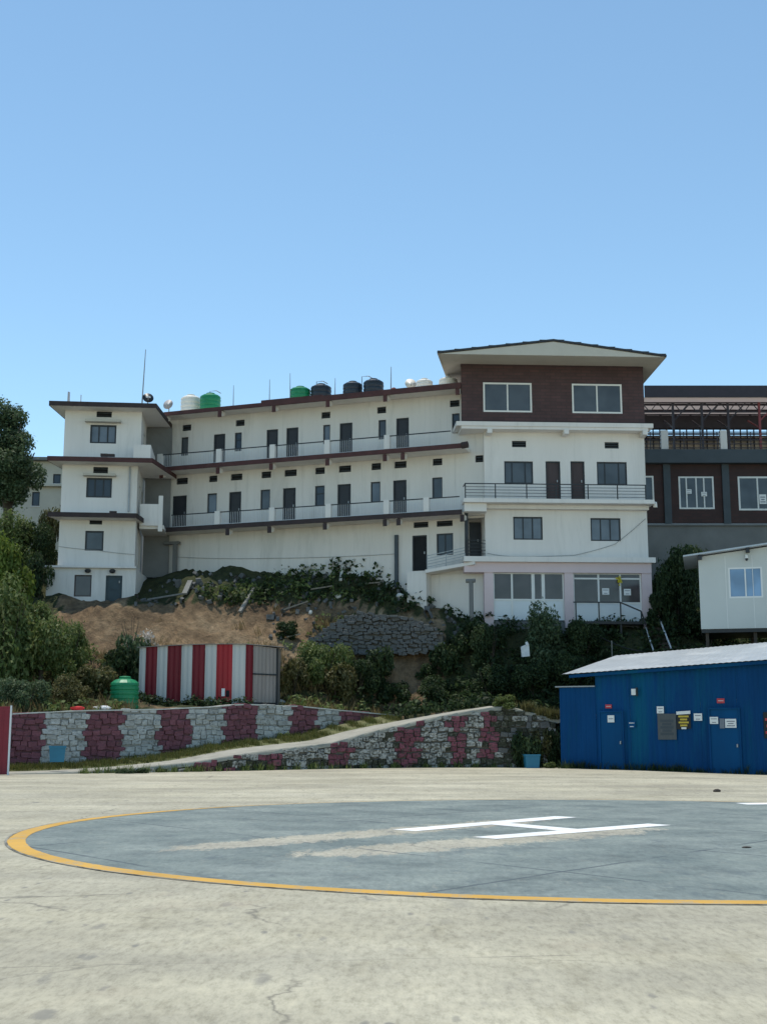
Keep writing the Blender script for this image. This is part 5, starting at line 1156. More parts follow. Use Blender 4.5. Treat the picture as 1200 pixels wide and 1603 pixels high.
# right-hand side, turned away
sa = math.radians(60); ex, ey = math.cos(sa), math.sin(sa); Ls = 1.9
def sidep(t, z, o=0): return (uc + ex * t + ey * o, ey * t - ex * o, z)
SP = Frame(QW.world(uc, 0, 0), math.degrees(QW.a) + 60)
tR = SP.hit(396, 1060)[0]; tG = SP.hit(433, 1060)[0]
def sidepanel(t0, t1, z0_, z1f, mt, nm='wall_panel'):
    mb = MB(); n = max(4, int((t1 - t0) / .055))
    for k in range(n):
        a, b_ = t0 + (t1 - t0) * k / n, t0 + (t1 - t0) * (k + 1) / n; oa, ob = .025 * ((k // 2) % 2), .025 * (((k + 1) // 2) % 2)
        mb.quad(sidep(a, z0_, -oa), sidep(b_, z0_, -ob), sidep(b_, z1f(b_), -ob), sidep(a, z1f(a), -oa))
    return mb.build(nm, MAT[mt], QF)
zs_t = lambda t: zqt_r - .04 * t
sidepanel(0, tR, zq0, zs_t, 'shed_red'); zmidS = SP.hit(415, 1056)[1]; zbS = SP.hit(415, 1100)[1]
sidepanel(tR, tG, zmidS + .03, zs_t, 'shed_grey'); sidepanel(tR, tG, zbS, lambda t: zmidS - .03, 'shed_grey')
MB().bar(sidep(tR, zmidS), sidep(tG, zmidS), .06).bar(sidep(tR, zbS - .05), sidep(tG, zbS - .05), .07).bar(sidep(tG, zq0), sidep(tG, zs_t(tG)), .09).build('frame', MAT['black_metal'], QF)
g1_ = sidep(tG, 0); mb = MB()
mb.quad((0, .04, zq0), (0, 2.2, zq0), (0, 2.2, zq_t(0)), (0, .04, zq_t(0))); mb.quad((g1_[0], g1_[1], zq0), (g1_[0] - .4, 3.4, zq0), (g1_[0] - .4, 3.4, zqt_r), (g1_[0], g1_[1], zqt_r)); mb.quad((0, 2.2, zq0), (g1_[0] - .4, 3.4, zq0), (g1_[0] - .4, 3.4, zqt_r), (0, 2.2, zq_t(0))); mb.build('rear_wall', MAT['shed_grey'], QF)
mb = MB(); n = 10
for k in range(n):
    a, b_ = -.12 + (uc + .12) * k / n, -.12 + (uc + .12) * (k + 1) / n
    mb.hexa([(a, -.10, zq_t(a) + .003), (b_, -.10, zq_t(b_) + .003), (b_ + (.0), 3.0, zq_t(b_) + .06), (a, 2.4 + .06 * k, zq_t(a) + .06), (a, -.10, zq_t(a) + .028), (b_, -.10, zq_t(b_) + .028), (b_, 3.0, zq_t(b_) + .085), (a, 2.4 + .06 * k, zq_t(a) + .085)])
t2 = SP.hit(440, 1013)[0]; p_ = sidep(t2, 0)
mb.hexa([(uc, -.10, zqt_r + .003), (p_[0] + .1, p_[1] - .1, zqt_r - .03), (p_[0] - .2, 3.4, zqt_r + .03), (uc, 3.0, zqt_r + .06), (uc, -.10, zqt_r + .033), (p_[0] + .1, p_[1] - .1, zqt_r + .0), (p_[0] - .2, 3.4, zqt_r + .06), (uc, 3.0, zqt_r + .09)])
mb.build('roof', MAT['shed_grey'], QF)
r = QW.rect(347, 1078, 352, 1090); MB().box(r[0], r[1], -.03, -.008, r[2], r[3]).build('latch_plate', MAT['paper'], QF); r = QW.rect(354, 1081, 359, 1091); MB().box(r[0], r[1], -.03, -.008, r[2], r[3]).build('latch_hole', MAT['dark_void'], QF)

# ------------------------------------------------------------------ water tanks and roof clutter
def tank(label, loc, rad, h, mat, group=None, ribs=5, n=22, ring=None):
    o = thing('water_tank', label, 'water tank', loc, random.uniform(0, 6), group)
    prof = [(rad * .96, 0)]
    for k in range(ribs):
        z = h * .74 * (k + .15) / ribs; dz = h * .74 / ribs; prof += [(rad, z + dz * .1), (rad, z + dz * .55), (rad * .955, z + dz * .68), (rad * .955, z + dz * .9)]
    prof += [(rad, h * .76), (rad * .97, h * .82), (rad * .72, h * .90), (rad * .42, h * .935)]
    MB().lathe(prof, n).build('body', MAT[mat], o, smooth=False)
    MB().lathe([(rad * .40, h * .925), (rad * .42, h * .985), (rad * .34, h), (rad * .08, h * 1.01)], 16).build('lid', MAT[mat], o)
    b_ = MB()
    for k in range(4): t = k * math.pi / 2 + .3; b_.bar((rad * .55 * math.cos(t), rad * .55 * math.sin(t), h * .88), (rad * .9 * math.cos(t), rad * .9 * math.sin(t), h * .83), .05, .06)
    b_.build('shoulder_rib', MAT[mat], o); return o
tk = at(194, 1113, 53.2); hgt = at(194, 1059, 53.2).z - tk.z
tank('ribbed green water tank on the terrace beside the striped shed', (tk.x, tk.y, hz(tk.x, tk.y) - .03), .585, hgt + tk.z - hz(tk.x, tk.y) + .03, 'tank_green', ribs=6)
zR = zrf + .142
def rtank(px, ytop, wpx, mat, label, v=1.4, zbase=None, ribs=4):
    u, zt3 = MW.hit(px, ytop, v); u0, u1 = MW.hit(px - wpx / 2, ytop, v)[0], MW.hit(px + wpx / 2, ytop, v)[0]; tank(label, MW.world(u, v, zR), (u1 - u0) / 2, zt3 - zR, mat, ribs=ribs)
rtank(299, 618, 28, 'tank_white', 'leftmost cream-white water tank on the gallery building roof')
rtank(329.5, 615.5, 29, 'tank_green', 'green water tank beside the leftmost white tank on the roof', 1.2)
rtank(470, 605, 30, 'tank_green', 'green water tank beside the dark blue-black tank on the roof', 1.3)
rtank(502.5, 601, 30, 'tank_dark', 'dark water tank right beside the green tank mid-roof', 1.4)
rtank(552, 597, 29, 'tank_dark', 'left one of the two black tanks standing close together on the roof', 1.4)
rtank(584.5, 593, 30, 'tank_dark', 'right one of the two black tanks, next to the tall thin pole', 1.4)
rtank(664, 592.5, 25, 'tank_white', 'cream water tank behind the pale dish on the roof', 1.8)
rtank(701, 590, 28, 'tank_white', 'rightmost cream water tank on the roof, beside the brick storey', 1.6)
def dish(label, loc, rad, mat, rz, tilt=1.1, mast=.5):
    o = thing('satellite_dish', label, 'satellite dish', loc, rz); prof = [(rad * k / 6, .28 * rad * (k / 6) ** 2) for k in range(1, 7)]
    d_ = MB().lathe(prof, 18).build('reflector', MAT[mat], o, (0, 0, mast), True); d_.rotation_euler = (tilt, 0, 0)
    MB().tube([(0, .05, 0), (0, .05, mast)], .03, 6).build('mast', MAT['grey_metal'], o)
    a = Vector((0, -math.sin(tilt) * rad * .9, mast + math.cos(tilt) * rad * .9)); MB().tube([(0, -.02, mast - rad * .8), a], .015, 5).build('feed_arm', MAT['grey_metal'], o); return o
u, z = MW.hit(642, 602, .8); dish('pale round dish on the roof in front of a cream tank', MW.world(u, .8, zR), .30, 'tank_white', .2, 1.3, z - zR)
u, z = MW.hit(264, 634, .5); dish('grey satellite dish at the corner of the two white buildings', MW.world(u, .5, zR), .29, 'dish', -.3, 1.35, z - zR)
u, z = LW.hit(231.5, 624, 1.0); dd = dish('black dish with a white mark on the left wing roof', LW.world(u, 1.0, zq[0] + .0), .29, 'tank_dark', .3, 1.25, z - zq[0]); MB().box(-.12, .12, -.16, -.13, z - zq[0] + .02, z - zq[0] + .1).build('mark', MAT['paper'], dd)
u, z = MW.hit(616, 611, .5); o = thing('red_float', 'rust-red ball-shaped valve on the roof near the black tanks', 'valve', MW.world(u, .5, zR)); MB().lathe([(.02, z - zR - .16), (.11, z - zR - .12), (.16, z - zR), (.11, z - zR + .12), (.02, z - zR + .16)], 12).build('ball', MAT['rust_red'], o); MB().tube([(0, 0, 0), (0, 0, z - zR - .1)], .03, 6).build('stem', MAT['rust_red'], o)
def pole(label, fr, px0, y0, px1, y1, v, zb, r=.022, mat='grey_metal', name='roof_pole'):
    u0, zt3 = fr.hit(px0, y0, v); u1 = fr.hit(px1, y1, v)[0]; o = MB().tube([(0, 0, 0), ((u0 - u1) * .5, 0, (zt3 - zb) * .5), (u0 - u1, 0, zt3 - zb)], [r * 1.2, r, r * .6], 6).build(name, MAT[mat], None, fr.world(u1, v, zb)); o.rotation_euler = (0, 0, fr.a); return tag(o, label, 'pole', None)
pole('tall leaning mast on the left wing roof', LW, 228, 547, 222, 628, 1.0, zq[0], .035)
pole('thin pole on the roof between white and green tanks, left of the middle', MW, 365.5, 603, 365, 637, .6, zR)
pole('thin pole near the raised roof edge step', MW, 422, 594, 421.5, 630, .6, zR)
pole('thin pole left of the mid-roof green tank', MW, 454, 584, 454, 625, .9, zR)
pole('thin pole between the dark tank and the black pair', MW, 524.5, 592, 524, 620, .9, zR)
pole('thin pole right of the black pair of tanks', MW, 612, 574, 611.5, 612, .9, zR, .028)
for px, lab in ((108, 'short concrete column stub on the left wing roof'), (127, 'smaller rebar stub on the left wing roof')):
    u, z = LW.hit(px, 613 if px == 108 else 618, 2.2); tag(MB().hexa([(-.07, -.07, 0), (.07, -.07, 0), (.07, .07, 0), (-.07, .07, 0), (-.05, -.05, z - zq[0]), (.05, -.05, z - zq[0] - .03), (.05, .05, z - zq[0]), (-.05, .05, z - zq[0])] if px == 108 else [(-.02, -.02, 0), (.02, -.02, 0), (.02, .02, 0), (-.02, .02, 0), (-.02, -.02, z - zq[0]), (.02, -.02, z - zq[0]), (.02, .02, z - zq[0]), (-.02, .02, z - zq[0])]).build('column_stub', MAT['dish'], None, LW.world(u, 2.2, zq[0])), lab, 'stub')
for (px, py, lab) in ((338, 612, 'bent pipe over the left green roof tank'), (505, 597, 'bent pipe over the dark roof tank'), (576, 589, 'bent pipe over the right black roof tank')):
    u, z = MW.hit(px, py, 1.9); o = MB().tube([(-.35, 0, 0), (-.35, 0, z - zR), (0, 0, z - zR + .03), (.25, 0, z - zR - .12)], .025, 6).build('tank_pipe', MAT['grey_metal'], None, MW.world(u, 1.95, zR)); tag(o, lab, 'pipe')
# cables
def cable(label, pts, r=.012, mat='cable', sag=.3):
    P3 = []
    for a, b_ in zip(pts, pts[1:]):
        for k in range(9):
            t = k / 8; p = Vector(a).lerp(Vector(b_), t); p.z -= sag * 4 * t * (1 - t); P3.append(p)
    o = MB().tube(P3, r, 5).build('cable', MAT[mat]); return tag(o, label, 'cable')
W_ = lambda fr, px, py, v: fr.world(fr.hit(px, py, v)[0], v, fr.hit(px, py, v)[1])
cable('thin dark cable slung across the blank wall of the gallery building', [W_(MW, 275, 872, V0 - .04), W_(MW, 420, 874, V0 - .04), W_(MW, 620, 867, V0 - .04)], .010, 'cable_grey', .05)
cable('thin cable hanging across the white tower wall from its right corner', [W_(TW, 762, 866, -.05), W_(TW, 800, 871, -.05), W_(TW, 900, 869, -.05), W_(TW, 962, 852, -.05), W_(TW, 1010, 812, -.05)], .012, 'cable_grey', .03)
cable('thin cable across the left wing lower wall', [W_(LW, 90, 855, VW - .04), W_(LW, 150, 861, VW - .04), W_(LW, 211, 868, VW - .04)], .010, 'cable_grey', .03)
cable('dark hose running from the pink shop front down to the blue shed roof', [W_(TW, 898, 974, -1.15), at(945, 1000, 60.2), at(1006, 1020, 58.5)], .022, 'cable', .1)
cable('short pale wire standing on the blue shed roof', [at(957, 1003, 57.5), at(957.5, 1028, 57.5)], .014, 'cable_grey', 0)

# ------------------------------------------------------------------ small things at ground level
gp = at(14, 1208, 45.0); o = thing('red_gate_post', 'dark red metal panel with pale edge at the left frame edge', 'gate', (gp.x, gp.y, 0), .15)
gh = at(14, 1106, gp.y).z
MB().box(-2.2, -.06, -.03, .03, .02, gh).build('panel', MAT['gate_red'], o); MB().box(-.055, 0, -.05, .05, -.02, gh + .03).build('edge_post', MAT['rail_white'], o)
for k in range(5): MB().box(-2.1 + k * .45, -2.06 + k * .45, -.045, -.032, .05, gh - .05).build('rib', MAT['gate_red'], o)
def bin_(label, p, w, h, rz):
    o = thing('blue_bin', label, 'bin', p, rz, 'blue bins by the walls'); a, t = w / 2, w / 2 * .86
    mb = MB()
    for (x0, y0, x1, y1) in ((-1, -1, 1, -1), (1, -1, 1, 1), (1, 1, -1, 1), (-1, 1, -1, -1)): mb.quad((x0 * t, y0 * t * .8, 0), (x1 * t, y1 * t * .8, 0), (x1 * a, y1 * a * .8, h), (x0 * a, y0 * a * .8, h)); mb.quad((x0 * t * .93, y0 * t * .73, .03), (x1 * t * .93, y1 * t * .73, .03), (x1 * a * .93, y1 * a * .73, h), (x0 * a * .93, y0 * a * .73, h))
    mb.quad((-t, -t * .8, .02), (t, -t * .8, .02), (t, t * .8, .02), (-t, t * .8, .02)); mb.build('tub', MAT['bin_blue'], o)
    mb = MB(); e = a * 1.06
    mb.box(-e, e, -e * .8, -a * .74, h - .05, h + .02); mb.box(-e, e, a * .74, e * .8, h - .05, h + .02); mb.box(-e, -a * .93, -a * .735, a * .735, h - .05, h + .02); mb.box(a * .93, e, -a * .735, a * .735, h - .05, h + .02); mb.build('rim', MAT['bin_blue'], o)
p = at(89, 1193, 46.9); bin_('small blue tub on the grass by the pink and white wall', (p.x, p.y, p.z), .58, .55, .25)
p = gnd(832, 1202.5); bin_('small blue tub at the foot of the ramp wall by the shed', (p.x, p.y, 0), .62, .54, .1)
def rock(name, label, cat, p, s, mat='white_rock', seed=1, group=None, rz=0):
    r = random.Random(seed); bm = bmesh.new(); bmesh.ops.create_icosphere(bm, subdivisions=2, radius=1)
    for v_ in bm.verts:
        k = 1 + .35 * mnoise.noise(v_.co * 1.3 + Vector((seed, 0, 0))); v_.co = Vector((v_.co.x * s[0] * k, v_.co.y * s[1] * k, v_.co.z * s[2] * k))
    me = bpy.data.meshes.new(name); bm.to_mesh(me); bm.free(); me.materials.append(MAT[mat]); o = link_mesh(name, me, None, p, (0, 0, rz)); return tag(o, label, cat, group)
def slope_pt(px, py, Y0=58.0, Y1=68.0):
    d = ray(px, py); best = None
    for k in range(200):
        Y = Y0 + (Y1 - Y0) * k / 199; t = Y / d[1]; x, z = d[0] * t, EYE + d[2] * t
        if Y > front_y(x) and hz(x, Y) >= z: return Vector((x, Y, hz(x, Y)))
    return at(px, py, Y1)
for i, (px, py, s, lab) in enumerate(((439, 1103, (.22, .2, .14), 'white stone on the striped wall by the shed corner'), (530, 936, (.2, .16, .14), 'pale stone lump at the top of the earth bank'), (626, 937, (.28, .2, .14), 'white stone slab below the landing'), (612, 922, (.26, .2, .14), 'grey-white rock under the rubble by the landing'), (486, 964, (.1, .1, .13), 'small upright pale stone on the bank'), (545, 1040, (.18, .15, .08), 'flat pale stone between the shrubs on the slope'))):
    p = slope_pt(px, py, 53); rock('rock', lab, 'rock', (p.x, p.y, p.z + s[2] * .4), s, 'white_rock', i + 2, rz=i)
p = at(821, 1018, 59.5); o = thing('white_sack', 'white sack caught on the dark shrubs of the right slope', 'sack', tuple(p), .2)
MB().hexa([(-.16, -.1, -.32), (.20, -.12, -.28), (.17, .08, -.26), (-.14, .1, -.3), (-.20, -.06, .14), (.19, -.04, .30), (.15, .08, .3), (-.17, .1, .16)]).build('bag', MAT['sack_white'], o); MB().hexa([(.05, -.09, .2), (.17, -.08, .28), (.16, .0, .28), (.06, .0, .2), (.02, -.04, .36), (.12, -.04, .40), (.11, .02, .40), (.03, .02, .36)]).build('neck', MAT['sack_white'], o)
p = at(118, 1109, 49.9); rock('red_cloth', 'crumpled red cloth on top of the striped wall', 'cloth', (p.x, p.y + .3, z2(p.x) + .12), (.28, .15, .10), 'cloth_red', 31)
p = at(156, 1110, 50.6); rock('white_sheet', 'white plastic sheet lying beside the green tank', 'sheet', (p.x, p.y + .5, z2(p.x) + .13), (.36, .2, .10), 'sack_white', 33)
p = gnd(1122, 1240); rock('dirt_clod', 'small dark clod lying on the concrete by the shed', 'clod', (p.x, p.y, p.z + .03), (.10, .08, .05), 'timber_dark', 41)
p = gnd(1168, 1328); rock('dirt_clod', 'small dark flake lying on the blue helipad paint', 'clod', (p.x, p.y, .012), (.06, .05, .010), 'timber_dark', 43)
def plank(label, a, b_, w=.16, h=.07, mat='timber', name='plank'):
    a = slope_pt(*a[:2]) + Vector((0, -.1, a[2])); b_ = slope_pt(*b_[:2]) + Vector((0, -.1, b_[2])); tag(MB().bar(a - a, b_ - a, w, h).build(name, MAT[mat], None, a), label, 'plank' if name == 'plank' else 'post')
plank('leaning concrete post on the bank below the gallery building', (376, 962, .1), (397, 930, .25), .16, .12, 'debris', 'concrete_post')
plank('short leaning slab at the left of the rubble under the gallery', (289, 934, .1), (298, 918, .25), .26, .1, 'debris', 'concrete_post')
plank('pale plank lying across the dark rubble', (485, 927, .12), (520, 923, .15), .14, .06)
plank('long thin board at the top edge of the earth bank', (444, 959, .12), (482, 948, .2), .12, .06)
plank('flat pale board near the gallery wall end', (562, 919, .12), (594, 917, .15), .12, .06)
plank('sloping pale pole by the gallery wall end', (592, 919, .1), (617, 901, .35), .08, .06)
plank('small white upright slab against the gallery wall', (533, 912, 0), (536, 893, .2), .14, .08, 'white_rock', 'concrete_post')
plank('pale stone slab on the left of the slope rubble', (232, 942, .08), (285, 934, .12), .14, .08, 'debris')
plank('weathered board beside the dry stone heap', (449, 1003, .12), (470, 998, .15), .14, .06)
# dry stone wall on the slope
DP = [tuple(at(px, 1000, Y))[:2] for px, Y in ((478, 61.7), (540, 61.4), (620, 61.0), (692, 60.7))]; DPs = resample(DP, .3)
DT = [(poly_hit(px, py, DP).x, poly_hit(px, py, DP).z) for px, py in ((480, 1003), (505, 984), (530, 968), (560, 958), (600, 962), (640, 966), (670, 975), (692, 992))]
DB = [(poly_hit(px, py, DP).x, poly_hit(px, py, DP).z) for px, py in ((480, 1010), (560, 1016), (640, 1013), (692, 1004))]
DW = thing('dry_stone_wall', 'heap of grey dry stones walling up the slope under the gallery', 'wall', (0, 0, 0))
def dzt(x): return interp(x, DT)
def dzb(x): return interp(x, DB) - .3
wall_core(DPs, dzb, lambda x: dzt(x) - .06, 1.2, .12).build('wall_core', MAT['mortar'], DW)
stone_wall(DW, DPs, dzb, dzt, lambda x, z, r: 'grey_stone', .155, -99, 99, seed=9, wid=(.9, 3.2), proud=.06, tilt=2.2, rough=.10)

# ------------------------------------------------------------------ cream house far behind on the left
CO = at(25, 800, 84.0); CW = Frame(CO, 4.0); CF = fthing('cream_house', 'cream house half hidden behind the left tree', 'building', CW)
cz0, cz1 = 8.0, CW.hit(60, 722)[1]; wc = [CW.rect(83, 742, 95, 757), CW.rect(50, 770, 62, 792)]; c1_ = CW.hit(125, 760)[0]
mb = MB().facade(-2, c1_, cz0, cz1, 0, wc); mb.quad((-2, 0, cz0), (-2, 6, cz0), (-2, 6, cz1), (-2, 0, cz1)); mb.quad((c1_, 0, cz0), (c1_, 6, cz0), (c1_, 6, cz1), (c1_, 0, cz1)); mb.build('wall', MAT['plaster_cream'], CF)
for r in wc: window(CF, r, 0, 1, sill=True)
MB().box(-2.4, c1_ + .4, -.5, 6.3, cz1 + .002, cz1 + .2).build('roof_slab', MAT['plaster_grey'], CF); zc_ = CW.hit(60, 762)[1]; MB().box(-2, c1_, -.35, -.003, zc_, zc_ + .15).build('ledge', MAT['plaster_cream'], CF)

# ------------------------------------------------------------------ vegetation
def leaf_cloud(n, blobs, size, seed, up=.35, aspect=.55, shell=.55):
    """leaf-sized faces filling a set of ellipsoids, thicker towards the outside and gathered in sprays"""
    g_ = np.random.default_rng(seed); vol = np.array([b_[1][0] * b_[1][1] * b_[1][2] for b_ in blobs]) ** .75; idx = g_.choice(len(blobs), n, p=vol / vol.sum())
    C_ = np.array([b_[0] for b_ in blobs])[idx]; R3 = np.array([b_[1] for b_ in blobs])[idx]
    # sprays: directions drawn around a limited set of twigs
    tw = g_.normal(size=(max(12, n // 22), 3)); tw /= np.linalg.norm(tw, axis=1)[:, None]
    d = tw[g_.integers(0, len(tw), n)] + g_.normal(size=(n, 3)) * .17; d /= np.linalg.norm(d, axis=1)[:, None]
    rad = shell + (1.06 - shell) * g_.random(n) ** .7; rad = np.where(g_.random(n) < .22, g_.random(n) ** .4, rad); rad = rad * (1 + .16 * g_.normal(size=n) * (g_.random(n) < .25))
    Pp = C_ + R3 * d * rad[:, None]
    nrm = d * .7 + g_.normal(size=(n, 3)) * .6 + np.array([0, 0, up]); nrm /= np.linalg.norm(nrm, axis=1)[:, None]
    t = np.cross(nrm, g_.normal(size=(n, 3))); t /= np.linalg.norm(t, axis=1)[:, None] + 1e-9; s_ = np.cross(nrm, t)
    L_ = size * (.6 + .8 * g_.random(n))[:, None]; v_ = np.empty((n, 4, 3)); v_[:, 0] = Pp - t * L_; v_[:, 1] = Pp + s_ * L_ * aspect; v_[:, 2] = Pp + t * L_ - nrm * L_ * .25; v_[:, 3] = Pp - s_ * L_ * aspect
    return v_.reshape(-1, 3)
def cloud_mesh(name, verts, mat):
    n = len(verts) // 4; me = bpy.data.meshes.new(name); me.vertices.add(n * 4); me.vertices.foreach_set('co', verts.astype(np.float32).ravel())
    me.loops.add(n * 4); me.loops.foreach_set('vertex_index', np.arange(n * 4, dtype=np.int32)); me.polygons.add(n); me.polygons.foreach_set('loop_start', np.arange(0, n * 4, 4, dtype=np.int32)); me.polygons.foreach_set('loop_total', np.full(n, 4, dtype=np.int32))
    me.update(calc_edges=True); me.materials.append(MAT[mat]); return me
def shrub_template(seed, n=1500, size=.085):
    r = random.Random(seed); blobs = []
    for k in range(r.randint(7, 10)):
        a = r.uniform(0, 6.28); d = r.uniform(.1, .62); z = r.uniform(.28, .92) - d * .25; s_ = r.uniform(.20, .38); blobs.append(((math.cos(a) * d, math.sin(a) * d, z), (s_, s_, s_ * r.uniform(.7, 1.1))))
    return leaf_cloud(n, blobs, size, seed)
TPL = [shrub_template(100 + k, 2600, .062) for k in range(6)] + [shrub_template(200 + k, 6000, .036) for k in range(6)]
SHM = {}
def stem_mesh(seed):
    r = random.Random(seed); mb = MB()
    for k in range(6):
        a = r.uniform(0, 6.28); mb.tube([(0, 0, -.15), (math.cos(a) * .12, math.sin(a) * .12, .3), (math.cos(a) * .4, math.sin(a) * .4, r.uniform(.6, .95))], [.03, .02, .006], 5)
    me = bpy.data.meshes.new('stems'); me.from_pydata(mb.v, [], mb.f); me.materials.append(MAT['bark']); return me
STM = [stem_mesh(k) for k in range(3)]
def shrub(label, px, Y, w, h, mat, k, py=None, flowers=False, dz=-.12, group=None, name='shrub', bare=False):
    x = (px - 600) / 2000 * Y * 1.0; x = at(px, py or 1030, Y).x; z = (hz(x, Y) if Y > front_y(x) else (0 if 'wall top' not in label else z1(x))) + dz
    o = thing(name, label, 'shrub', (x, Y, z), random.uniform(0, 6), group)
    if w > 2.1: k += 6
    key = (mat, k)
    if key not in SHM: SHM[key] = cloud_mesh('foliage', TPL[k], mat)
    link_mesh('foliage', SHM[key], o, scale=(w / 1.6, w / 1.6, h)); link_mesh('stems', STM[k % 3], o, scale=(w / 2, w / 2, h))
    if flowers: link_mesh('blossom', cloud_mesh('blossom', leaf_cloud(420, [((-.3, -.3, .75), (.45, .5, .3)), ((.3, -.2, .55), (.4, .5, .35)), ((0, -.4, .35), (.5, .3, .3))], .045, 77, aspect=.8), 'petal'), o, scale=(w / 1.6, w / 1.6, h))
    if bare:
        mb = MB(); r = random.Random(5)
        for q_ in range(9): a = r.uniform(0, 6.28); mb.tube([(.1, 0, h * .4), (.25 + math.cos(a) * .15, math.sin(a) * .15, h * .8), (.3 + math.cos(a) * .4, math.sin(a) * .4, h * r.uniform(1.05, 1.3))], [.025, .015, .006], 5)
        mb.build('twigs', MAT['bark'], o)
    return o
SH = [
 ('tall yellow-green shrub at the left frame edge below the tree', 12, 60.5, 3.4, 4.6, 'leaf_bright', 0, 900),
 ('olive-green bush left of the earth bank, under the yellow-green shrub', 40, 59.0, 2.6, 2.6, 'leaf_mid', 1, 960),
 ('large green bush at the left edge above the striped wall', 8, 53.5, 3.8, 4.2, 'leaf_mid', 2, 1050),
 ('broad mid-green bush right of the large left-edge bush', 62, 54.5, 3.4, 3.4, 'leaf_mid', 3, 1050),
 ('low rounded green bush at the left end of the earth bank', 112, 56.6, 2.2, 2.3, 'leaf_mid', 4, 1020),
 ('low grey-green bush above the second white block of the striped wall', 105, 51.9, 2.2, 1.3, 'leaf_olive', 5, 1090),
 ('small dark bush tucked under the left-edge bushes by the red gate', 40, 50.3, 2.2, 1.6, 'leaf_blue', 0, 1090),
 ('dry olive bush between the green tank and the left bushes', 150, 55.5, 2.0, 1.6, 'leaf_olive', 1, 1060),
 ('dark bush just behind the green tank', 185, 57.4, 1.7, 2.0, 'leaf_dark', 2, 1050),
 ('bushy green growth around the foot of the tall left tree', 14, 66.0, 2.8, 2.4, 'leaf_mid', 2, 850),
 ('dark ivy-like bush beside the left wing, above the yellow-green shrub', 60, 66.5, 2.4, 2.6, 'leaf_dark', 3, 850),
 ('brownish-green bush touching the left wing at first-floor height', 78, 68.5, 1.6, 3.2, 'leaf_olive', 4, 830),
 ('dark leafy bush below the left wing wall corner', 62, 64.2, 1.4, 2.0, 'leaf_dark', 5, 900),
 ('olive shrub at the right corner of the striped shed', 462, 58.6, 1.5, 1.8, 'leaf_olive', 2, 1060),
 ('rounded dark shrub on the bank above the striped shed roof', 452, 62.0, 1.2, .9, 'leaf_dark', 5, 1010),
 ('sunlit leafy shrub in the middle of the slope right of the striped shed', 508, 59.6, 2.8, 2.6, 'leaf_mid', 0, 1050),
 ('pale olive shrub in front of the sunlit leafy shrub', 528, 58.9, 1.9, 1.7, 'leaf_olive', 3, 1070),
 ('dark shrub above the end of the striped wall', 562, 59.8, 2.2, 1.9, 'leaf_dark', 1, 1070),
 ('tall dark shrub against the dry stone wall', 594, 60.4, 1.7, 2.2, 'leaf_dark', 4, 1010),
 ('low dark shrub at the foot of the brown earth slide', 612, 60.2, 1.8, 1.1, 'leaf_dark', 2, 1070),
 ('low olive tuft growing on the left end of the dry stone heap', 512, 61.2, 1.1, .8, 'leaf_olive', 5, 980),
 ('low dark tuft growing over the right end of the dry stone heap', 668, 60.6, 1.2, .9, 'leaf_dark', 4, 985),
 ('straggly green weeds on top of the dry stone heap', 590, 62.2, 1.8, .7, 'leaf_mid', 3, 955),
 ('olive weeds along the foot of the dry stone heap', 545, 60.7, 1.6, .9, 'leaf_olive', 1, 1010),
 ('dark shrub on the right side of the brown earth slide', 690, 60.7, 1.8, 1.5, 'leaf_dark', 3, 1050),
 ('dark green shrub just above the ramp path in the middle', 680, 59.6, 2.4, 1.2, 'leaf_dark', 5, 1080),
 ('dark shrub below the landing, left of the pink column', 735, 61.2, 1.8, 1.6, 'leaf_dark', 0, 1010),
 ('dark shrub below the left pink column', 770, 60.6, 2.2, 2.1, 'leaf_dark', 1, 1020),
 ('low dark shrub above the ramp path left of the white sack', 765, 59.6, 2.4, 1.5, 'leaf_dark', 4, 1070),
 ('large bush with pale leaves under the shop front windows', 852, 60.6, 2.8, 2.6, 'leaf_blue', 2, 1020),
 ('dark bush under the deck railing', 915, 60.6, 2.4, 2.0, 'leaf_dark', 3, 1030),
 ('dark bush right above the top end of the ramp path', 840, 58.9, 2.6, 1.8, 'leaf_dark', 5, 1060),
 ('dark bush behind the left end of the blue shed roof', 905, 58.9, 2.4, 2.0, 'leaf_dark', 0, 1050),
 ('dark low bush under the foot of the outdoor stair', 975, 60.0, 2.2, 1.4, 'leaf_dark', 1, 1020),
 ('yellow-green weeds spilling over the top of the ramp wall by the shed', 838, 55.7, 1.7, .8, 'leaf_bright', 4, 1090),
 ('dark creeper hanging over the end of the ramp wall beside the shed', 868, 55.0, 1.1, 2.3, 'leaf_dark', 2, 1140),
 ('dark growth hanging over the mossy right half of the ramp wall', 822, 55.0, 1.5, 2.3, 'leaf_dark', 1, 1140),
 ('dull green weeds clinging to the ramp wall above the blue tub', 850, 54.85, 1.2, 1.7, 'leaf_olive', 3, 1150),
 ('small weed clump halfway along the ramp wall top', 788, 55.1, 1.2, .5, 'leaf_mid', 0, 1100),
 ('big dark bush between tower block and white cabin', 1058, 63.5, 3.0, 4.0, 'leaf_dark', 3, 950),
 ('dark bush under the white cabin stilts', 1110, 61.8, 2.6, 1.8, 'leaf_dark', 5, 1000),
 ('dark bush behind the stair handrails', 1030, 62.6, 1.6, 2.0, 'leaf_dark', 0, 990),
 ('dark bush growing against the grey base wall of the brick hall', 1095, 68.0, 2.4, 2.2, 'leaf_dark', 4, 920),
 ('small dark weed clump at the foot of the ramp near its low end', 205, 46.9, 1.1, .42, 'leaf_dark', 1, 1200),
 ('weed tuft growing in the striped wall top near a dark gap', 445, 55.0, .7, .9, 'leaf_mid', 2, 1120),
 ('small green weed at the foot of the shed beside the blue tub', 858, 53.9, .7, .35, 'leaf_mid', 3, 1195),
]
